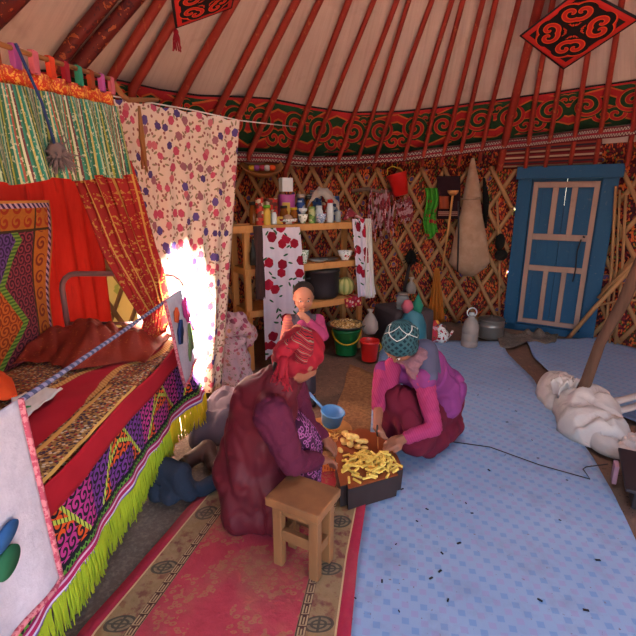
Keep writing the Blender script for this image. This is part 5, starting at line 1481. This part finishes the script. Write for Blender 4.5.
# ---------------------------------------------------------------- woman in maroon
def woman1():
    pel = V(-.30, 1.74, .25); ch = V(-.225, 1.71, .555); nb = V(-.15, 1.71, .69); hc = V(-.072, 1.745, .755)
    fw = V(.66, .62, -.60); up = V(.45, .3, .8)
    shR, shL = V(-.175, 1.56, .60), V(-.13, 1.86, .61)
    elR, elL = V(-.10, 1.55, .40), V(-.06, 1.93, .36)
    haR, haL = V(.035, 1.72, .305), V(.05, 1.86, .31)
    root = empty('person', (pel.x, pel.y, .026), 'person kneeling in a maroon vest and red headscarf, cutting potatoes', 'person')
    sh = headshapes(hc, fw, up, .078)
    sh += [((nb, lerp(nb, hc, .6)), (.055, .05)), ((pel, ch), (.10, .10)), ((ch, nb), (.10, .055)), ((ch, shR), (.09, .055)), ((ch, shL), (.09, .055)),
           ((shR, elR), (.05, .04)), ((elR, lerp(elR, haR, .8)), (.038, .024)), ((shL, elL), (.05, .04)), ((elL, lerp(elL, haL, .8)), (.038, .024)),
           ((pel+V(0, -.05, -.03), V(-.10, 1.68, .12)), (.09, .06)), ((pel+V(0, .06, -.03), V(-.08, 1.80, .12)), (.09, .06)),
           ((V(-.10, 1.68, .10), V(-.34, 1.70, .09)), (.055, .04)), ((V(-.08, 1.80, .10), V(-.34, 1.82, .09)), (.055, .04))]
    hand(sh, lerp(elR, haR, .82), haR, V(.75, .55, -.1), V(-.2, .2, 1), 1.0, .75, 1)
    hand(sh, lerp(elL, haL, .82), haL, V(.8, -.35, -.15), V(.1, .2, 1), 1.0, .7, -1)
    obj('body', blobbm(sh, voxel=.0055, smooth=2, zmin=.03), MATS['skin'], root)
    face(root, hc, fw, up, .078, None)
    # knitted plum sleeves
    for s, e, h in ((shR, elR, haR), (shL, elL, haL)):
        w = lerp(e, h, .68)
        cloth('sleeve', MATS['plum_knit'], root, [((s, lerp(s, e, .5), e), (.078, .068, .056)), ((e, w), (.055, .040))], voxel=.009, smooth=3, folds=lambda p: -.007*max(0, 1-abs(noise.noise(V(p.x*16, p.y*10, p.z*16)))*4.5))
    # long vest over the back and down to the floor
    v = [((pel, lerp(pel, ch, .5), ch), (.160, .150, .140)), ((ch, lerp(ch, nb, .75)), (.148, .095)), ((ch+V(0, 0, .03), shR+V(-.01, .02, 0)), (.12, .075)), ((ch+V(0, 0, .03), shL+V(-.01, -.02, 0)), (.12, .075)),
         ((pel+V(0, -.03, 0), V(-.325, 1.66, .09)), (.150, .10)), ((pel+V(0, .05, 0), V(-.31, 1.84, .1)), (.15, .11)), ((V(-.325, 1.68, .10), V(-.16, 1.63, .10)), (.095, .10)),
         ((pel, V(-.14, 1.66, .15)), (.17, .12)), ((pel+V(.05, .05, 0), V(-.10, 1.85, .14)), (.16, .11)), ((V(-.16, 1.63, .12), V(-.12, 1.68, .11)), (.1, .085))]
    tg(cloth('vest', MATS['maroon_cloth'], root, v, voxel=.012, smooth=5, zmin=.028, folds=lambda p: -.015*max(0, 1-abs(noise.noise(V(p.x*9+p.z*2, p.y*9, p.z*2.6)))*4.5)*max(0, min(1, (.62-p.z)*3))+.012*noise.noise(V(p.x*6, p.y*6, p.z*2))-.008*max(0, 1-abs(noise.noise(V(p.x*14, p.y*14, p.z*8)))*5)), 'long sleeveless maroon vest')
    # purple patterned dress front on the lap
    tg(cloth('dress', MATS['purple_print'], root, [((V(-.13, 1.84, .42), V(-.06, 1.86, .30), V(-.06, 1.86, .16)), (.08, .085, .08)), ((V(-.10, 1.74, .42), V(-.06, 1.76, .26)), (.08, .08)), ((V(-.09, 1.68, .12), V(-.07, 1.82, .12)), (.088, .09)), ((V(-.09, 1.68, .12), V(-.34, 1.70, .09)), (.075, .06))], voxel=.011, smooth=4, zmin=.028, nz=.008, nscale=14), 'purple patterned dress front')
    # headscarf
    f_ = fw.normalized(); u_ = (up-f_*up.dot(f_)).normalized(); r_ = f_.cross(u_); B = Matrix((r_, f_, u_)).transposed()
    def clip(p):   # open the scarf over the face
        q = p-hc; 
        return -.03 if (q.dot(f_) > .035 and q.dot(u_) < .012) else 0
    hs = tg(cloth('headscarf', MATS['scarf_red'], root, [('e', hc+u_*.034-f_*.022, (.094, .104, .098), B), ('e', hc-f_*.062-u_*.02, (.078, .06, .075), B), ((hc-f_*.09-u_*.01, hc-f_*.11), (.045, .04))], voxel=.008, smooth=3, folds=lambda p: clip(p)+.003*math.sin((p-hc).dot(u_)*120+(p-hc).dot(f_)*60)), 'red headscarf')
    kn = hc-f_*.105+u_*.03-r_*-.02; kn = Q(285, 350, 1.62)
    def tails(bm):
        q = random.Random(5)
        sph(bm, kn, (.034, .03, .03)); sph(bm, kn+V(.03, .0, .02), (.03, .025, .02)); sph(bm, kn+V(-.02, 0, -.02), (.02, .02, .03))
        for e, w in ((Q(281, 378, 1.55), .017), (Q(275, 375, 1.57), .014), (Q(287, 384, 1.57), .012)):
            tube(bm, [kn, lerp(kn, e, .4)+V(.0, -.02, 0), e], [.012, w*.7, w*.65], 8, flat=.35)
            for k in range(6):
                t = e+V(q.uniform(-.02, .02), 0, -.03); tube(bm, [e+V(q.uniform(-.012, .012), 0, 0), t], .0025, 4)
    part('scarf_knot', MATS['scarf_red'], hs, tails)
    tg(cloth('scarf_band', MATS['scarf_stripe'], hs, [((Q(305, 334, 1.66), Q(306, 345, 1.635), Q(302, 358, 1.63)), (.030, .036, .028)), ((Q(300, 338, 1.64), kn), (.03, .026))], voxel=.008, smooth=3, folds=lambda p: .004*math.sin(p.x*160+p.z*60)), 'black and red striped scarf fold')
    tg(cloth('hair', MATS['hair'], root, [((hc-f_*.07-u_*.05, hc-f_*.05-u_*.085+V(-.01, 0, 0)), (.045, .035))], voxel=.008, smooth=3), 'dark hair at the nape')
woman1()
# ---------------------------------------------------------------- woman in pink
def woman2():
    pel = V(.72, 2.46, .24); ch = V(.60, 2.37, .46); nb = V(.49, 2.28, .585); hc = V(.418, 2.20, .665)
    fw = V(-.45, -.42, -.95); up = V(-.5, -.45, .7)
    shR, shL = Q(384, 371, 2.34), Q(424, 380, 2.18)
    elR, elL = Q(379, 396, 2.24), Q(434, 428, 2.13)
    haR, haL = Q(377, 430, 2.05), Q(394, 442, 2.04)
    root = empty('person', (pel.x, pel.y, .026), 'person squatting in a pink jacket and knitted green cap, slicing on the block', 'person')
    knR, knL = Q(395, 402, 2.24), Q(415, 440, 2.14)
    sh = headshapes(hc, fw, up, .074)
    sh += [((nb, lerp(nb, hc, .6)), (.052, .048)), ((pel, ch), (.085, .09)), ((ch, nb), (.095, .055)), ((ch, shR), (.08, .05)), ((ch, shL), (.08, .05)),
           ((shR, elR), (.046, .036)), ((elR, lerp(elR, haR, .8)), (.034, .023)), ((shL, elL), (.046, .036)), ((elL, lerp(elL, haL, .82)), (.034, .023)),
           ((pel, knR), (.07, .055)), ((pel, knL), (.07, .055)), ((knR, V(.48, 2.42, .07)), (.06, .045)), ((knL, V(.72, 2.50, .07)), (.06, .045)), ((V(.48, 2.42, .06), V(.38, 2.32, .05)), (.04, .035))]
    hand(sh, lerp(elR, haR, .80), haR, V(.0, -.15, -1), V(-.9, -.3, .1), 1.0, .8, 1)
    hand(sh, lerp(elL, haL, .78), haL, V(-.9, -.25, -.15), V(.0, -.2, 1), 1.0, .45, 1)
    obj('body', blobbm(sh, voxel=.0055, smooth=2, zmin=.03), MATS['skin'], root)
    face(root, hc, fw, up, .074, None)
    tg(cloth('skirt', MATS['dark_red_wool'], root, [((pel, knR), (.135, .085)), ((pel, knL), (.14, .09)), ((pel, V(.70, 2.42, .12)), (.15, .13)), ((knR, V(.42, 2.30, .12)), (.08, .07)), ((knL, V(.60, 2.20, .085)), (.085, .07)), ((V(.60, 2.20, .085), V(.78, 2.40, .10)), (.07, .09)), ((knR+V(.03, 0, .02), knL), (.08, .08)), ((V(.42, 2.3, .12), V(.56, 2.2, .09)), (.06, .07))],
             voxel=.011, smooth=4, zmin=.028, folds=lambda p: -.014*max(0, 1-abs(noise.noise(V(p.x*9, p.y*9, p.z*5)))*4.5)), 'dark crimson skirt')
    tg(cloth('jacket', MATS['magenta_fleece'], root, [((pel+V(.02, 0, .06), ch), (.125, .13)), ((ch, lerp(ch, nb, .8)), (.14, .085)), ((ch, shL), (.12, .068)), ((ch, shR), (.11, .06)), ((pel+V(.02, -.02, .08), pel+V(-.0, -.1, .03)), (.13, .105))],
             voxel=.01, smooth=4, folds=lambda p: -.011*max(0, 1-abs(noise.noise(V(p.x*11, p.y*9, p.z*11)))*4.5)), 'magenta fleece jacket')
    tg(cloth('shoulder_yoke', MATS['slate_fleece'], root, [((lerp(ch, nb, .55)+V(.03, .0, .045), shL+V(.02, .0, .022)), (.085, .052)), ((lerp(ch, nb, .35)+V(.03, .02, .07), shL+V(.06, .08, .02)), (.075, .05))], voxel=.01, smooth=5), 'slate grey shoulder yoke')
    for s, e, h, nm in ((shR, elR, haR, 0), (shL, elL, haL, 1)):
        w = lerp(e, h, .66 if nm else .35)
        cloth('sleeve', MATS['crimson_fleece'], root, [((s, lerp(s, e, .5), e), (.058, .052, .046)), ((e, w), (.045, .038))], voxel=.008, smooth=2, folds=lambda p: -.006*max(0, 1-abs(noise.noise(V(p.x*14, p.y*12, p.z*26)))*4))
    cloth('jacket_front', MATS['dark_red_wool'] if False else MATS['crimson_fleece'], root, [((shR+V(.02, 0, 0), lerp(shR, knR, .6)), (.06, .05)), ((lerp(nb, shR, .6), lerp(shR, knR, .5)), (.05, .045))], voxel=.01, smooth=3)
    tg(cloth('neck_scarf', MATS['dark_knit'], root, [((nb+V(-.05, -.02, -.01), nb+V(.01, -.07, -.015), nb+V(.06, -.03, .0), nb+V(.03, .04, .02), nb+V(-.04, .04, .0)), (.034, .04, .042, .042, .034)), ((nb+V(.0, -.07, -.03), nb+V(.03, -.09, -.10)), (.04, .035))], voxel=.008, smooth=3, folds=lambda p: .004*math.sin(p.z*150+p.x*80)), 'dark knitted neck scarf')
    f_ = fw.normalized(); u_ = (up-f_*up.dot(f_)).normalized(); r_ = f_.cross(u_); B = Matrix((r_, f_, u_)).transposed()
    def beanie(S):
        x, y, z = S.xyz; x = x-hc.x; y = y-hc.y; z = z-hc.z
        a = ang(S, x, y); k = near((a*15+z*30).fr()-.5, .22) | near((a*15-z*30).fr()-.5, .22)
        c = S.mix(k, '#10262e', '#2a4c52')
        w = near(((a*4+.2).fr()-.5).abs()*.07+.075-z, .0024) | near(((a*4+.7).fr()-.5).abs()*.06+.05-z, .002)
        return S.mix(w, c, '#b4b2aa'), k
    mm('cap_knit', beanie, rough=.95)
    tg(cloth('cap', MATS['cap_knit'], root, [('e', hc+V(-.008, -.012, .02), (.086, .088, .078)), ('e', hc+V(.012, .02, .045), (.088, .09, .086)), ('e', hc+V(.02, .03, -.01), (.088, .088, .06)), ('e', hc+V(.065, .06, .04), (.05, .05, .06))], voxel=.007, smooth=3, folds=lambda p: -.03 if ((p-hc).dot(f_) > .05 and (p-hc).z < -.04) else 0), 'dark green knitted cap with white embroidered loops')
    tg(cloth('hair', MATS['hair'], root, [((hc+V(.05, .06, -.02), nb+V(.04, .04, .04)), (.04, .035))], voxel=.009, smooth=3), 'dark hair under the cap')
woman2()
# ---------------------------------------------------------------- little boy
def boy():
    hc = V(-.095, 2.90, .765); fw = V(.12, -1, -.25); up = V(0, -.2, 1); r = .067
    nb = hc+V(0, .015, -.095); ch = V(-.10, 2.93, .52); pel = V(-.10, 2.93, .38)
    shA, shB = V(-.19, 2.92, .60), V(-.0, 2.92, .60)     # screen left, right
    elA, elB = V(-.215, 2.86, .49), V(.035, 2.83, .52)
    haA, haB = V(-.15, 2.78, .58), V(-.085, 2.80, .655)
    root = empty('person', (pel.x, pel.y, .0), 'small person standing by the shelf in a grey vest, hand at the mouth', 'person')
    sh = headshapes(hc, fw, up, r, 1.12)
    sh += [((nb, hc+V(0, .01, -.05)), (.035, .04)), ((pel, ch), (.075, .08)), ((ch, nb), (.078, .035)), ((ch+V(0, 0, .06), shA), (.05, .034)), ((ch+V(0, 0, .06), shB), (.05, .034)),
           ((shA, elA), (.03, .026)), ((elA, haA), (.024, .018)), ((shB, elB), (.03, .026)), ((elB, haB), (.024, .018))]
    for s in (-1, 1): sh += [((pel+V(s*.04, 0, -.02), V(pel.x+s*.045, 2.92, .22)), (.05, .04)), ((V(pel.x+s*.045, 2.92, .22), V(pel.x+s*.05, 2.92, .05)), (.038, .028)), ((V(pel.x+s*.05, 2.92, .035), V(pel.x+s*.06, 2.85, .03)), (.028, .024))]
    hand(sh, haB+V(.02, .0, -.01), haB+V(-.012, -.006, .014), V(-.5, -.1, .8), V(.5, -.85, .1), .62, .9, 1)
    hand(sh, haA+V(-.012, .0, -.01), haA+V(.005, -.004, .008), V(.7, -.1, .5), V(-.3, -.9, .1), .6, .7, -1)
    obj('body', blobbm(sh, voxel=.005, smooth=2, zmin=.012), MATS['skin_child'], root)
    face(root, hc, fw, up, r, None)
    tg(cloth('hair', MATS['hair_child'], root, [('e', hc+V(0, .018, .032), (r*1.08, r*1.17, r*1.08)), ], voxel=.006, smooth=2, folds=lambda p: (-.022 if ((p-hc).y < -.028 and (p-hc).z < .040) else 0)+(-.02 if (p-hc).z < -.012 and (p-hc).y < .03 else 0)), 'short cropped brown hair')
    for s, e, h in ((shA, elA, haA), (shB, elB, haB)):
        cloth('sleeve', MATS['boy_shirt'] if s is shA else MATS['boy_pink'], root, [((s, e), (.046, .038)), ((e, lerp(e, h, .7)), (.037, .028))], voxel=.007, smooth=3, nz=.003, nscale=30)
    tg(cloth('vest', MATS['boy_vest'], root, [((pel, ch), (.092, .095)), ((ch, nb+V(0, 0, -.03)), (.092, .05)), ((ch+V(0, 0, .06), shA+V(.015, 0, 0)), (.06, .045)), ((ch+V(0, 0, .06), shB-V(.015, 0, 0)), (.06, .045))], voxel=.009, smooth=4), 'grey padded vest')
    tg(cloth('shirt_front', MATS['boy_pink'], root, [((ch+V(0, -.05, .06), ch+V(0, -.055, -.02)), (.045, .05))], voxel=.009, smooth=3), 'pink shirt front')
    tg(cloth('trousers', MATS['boy_vest'], root, [((pel, V(pel.x-.045, 2.92, .10)), (.085, .045)), ((pel, V(pel.x+.045, 2.92, .10)), (.085, .045))], voxel=.009, smooth=4), 'dark trousers')
    for s in (-1, 1): tg(cloth('shoe', MATS['cast_iron'], root, [((V(pel.x+s*.05, 2.93, .035), V(pel.x+s*.06, 2.84, .032)), (.038, .032))], voxel=.007, smooth=2, zmin=.012), 'dark shoe')
boy()
# ================================================================ CAMERA AND LIGHT
cam = bpy.data.cameras.new('camera'); co = bpy.data.objects.new('camera', cam); COL.objects.link(co)
co.location = (0, 0, CAMH); co.rotation_euler = (PI/2-PITCH, 0, 0)
cam.sensor_width = 36; cam.lens = 36*F/636; cam.clip_start = .05
SC.camera = co
spot = V(-1.00, 2.60, .24); hole = V(CX, CY, ZT)
d = (spot-hole).normalized()
sun = bpy.data.lights.new('sun', 'SUN'); so = bpy.data.objects.new('sun', sun); COL.objects.link(so)
sun.energy = SUN_E; sun.angle = math.radians(1.2); sun.color = (1, .93, .82); so.rotation_euler = d.to_track_quat('-Z', 'Y').to_euler()
def area(name, loc, target, size, e, col, sy=None):
    l = bpy.data.lights.new(name, 'AREA'); o = bpy.data.objects.new(name, l); COL.objects.link(o)
    l.energy = e; l.size = size; l.color = col
    if sy: l.shape = 'RECTANGLE'; l.size_y = sy
    o.location = loc; o.rotation_euler = (Vector(target)-Vector(loc)).to_track_quat('-Z', 'Y').to_euler(); return o
area('crown_skylight', (CX, CY, ZT-.25), (CX, CY, 0), .8, CROWN_E, (.82, .9, 1))
area('back_fill_light', (1.0, -.9, 1.2), (.9, 2.4, .7), 2.6, FILL_E, (.9, .93, 1), 1.3)  # added fill lamp behind the camera for soft frontal light
w = bpy.data.worlds.new('sky'); SC.world = w; w.use_nodes = True
nt = w.node_tree; bg = nt.nodes['Background']; sky = nt.nodes.new('ShaderNodeTexSky'); sky.sky_type = 'NISHITA'; sky.sun_disc = False
sky.sun_elevation = math.asin(-d.z); sky.sun_rotation = math.atan2(-d.x, -d.y)
nt.links.new(sky.outputs[0], bg.inputs[0]); bg.inputs[1].default_value = SKY_E
SC.view_settings.view_transform = 'Standard'; SC.view_settings.look = 'None'; SC.view_settings.exposure = EXPO; SC.view_settings.gamma = 1
SC.cycles.max_bounces = 8; SC.cycles.diffuse_bounces = 6; SC.cycles.use_denoising = True; SC.cycles.sample_clamp_indirect = 30
SC.render.film_transparent = False
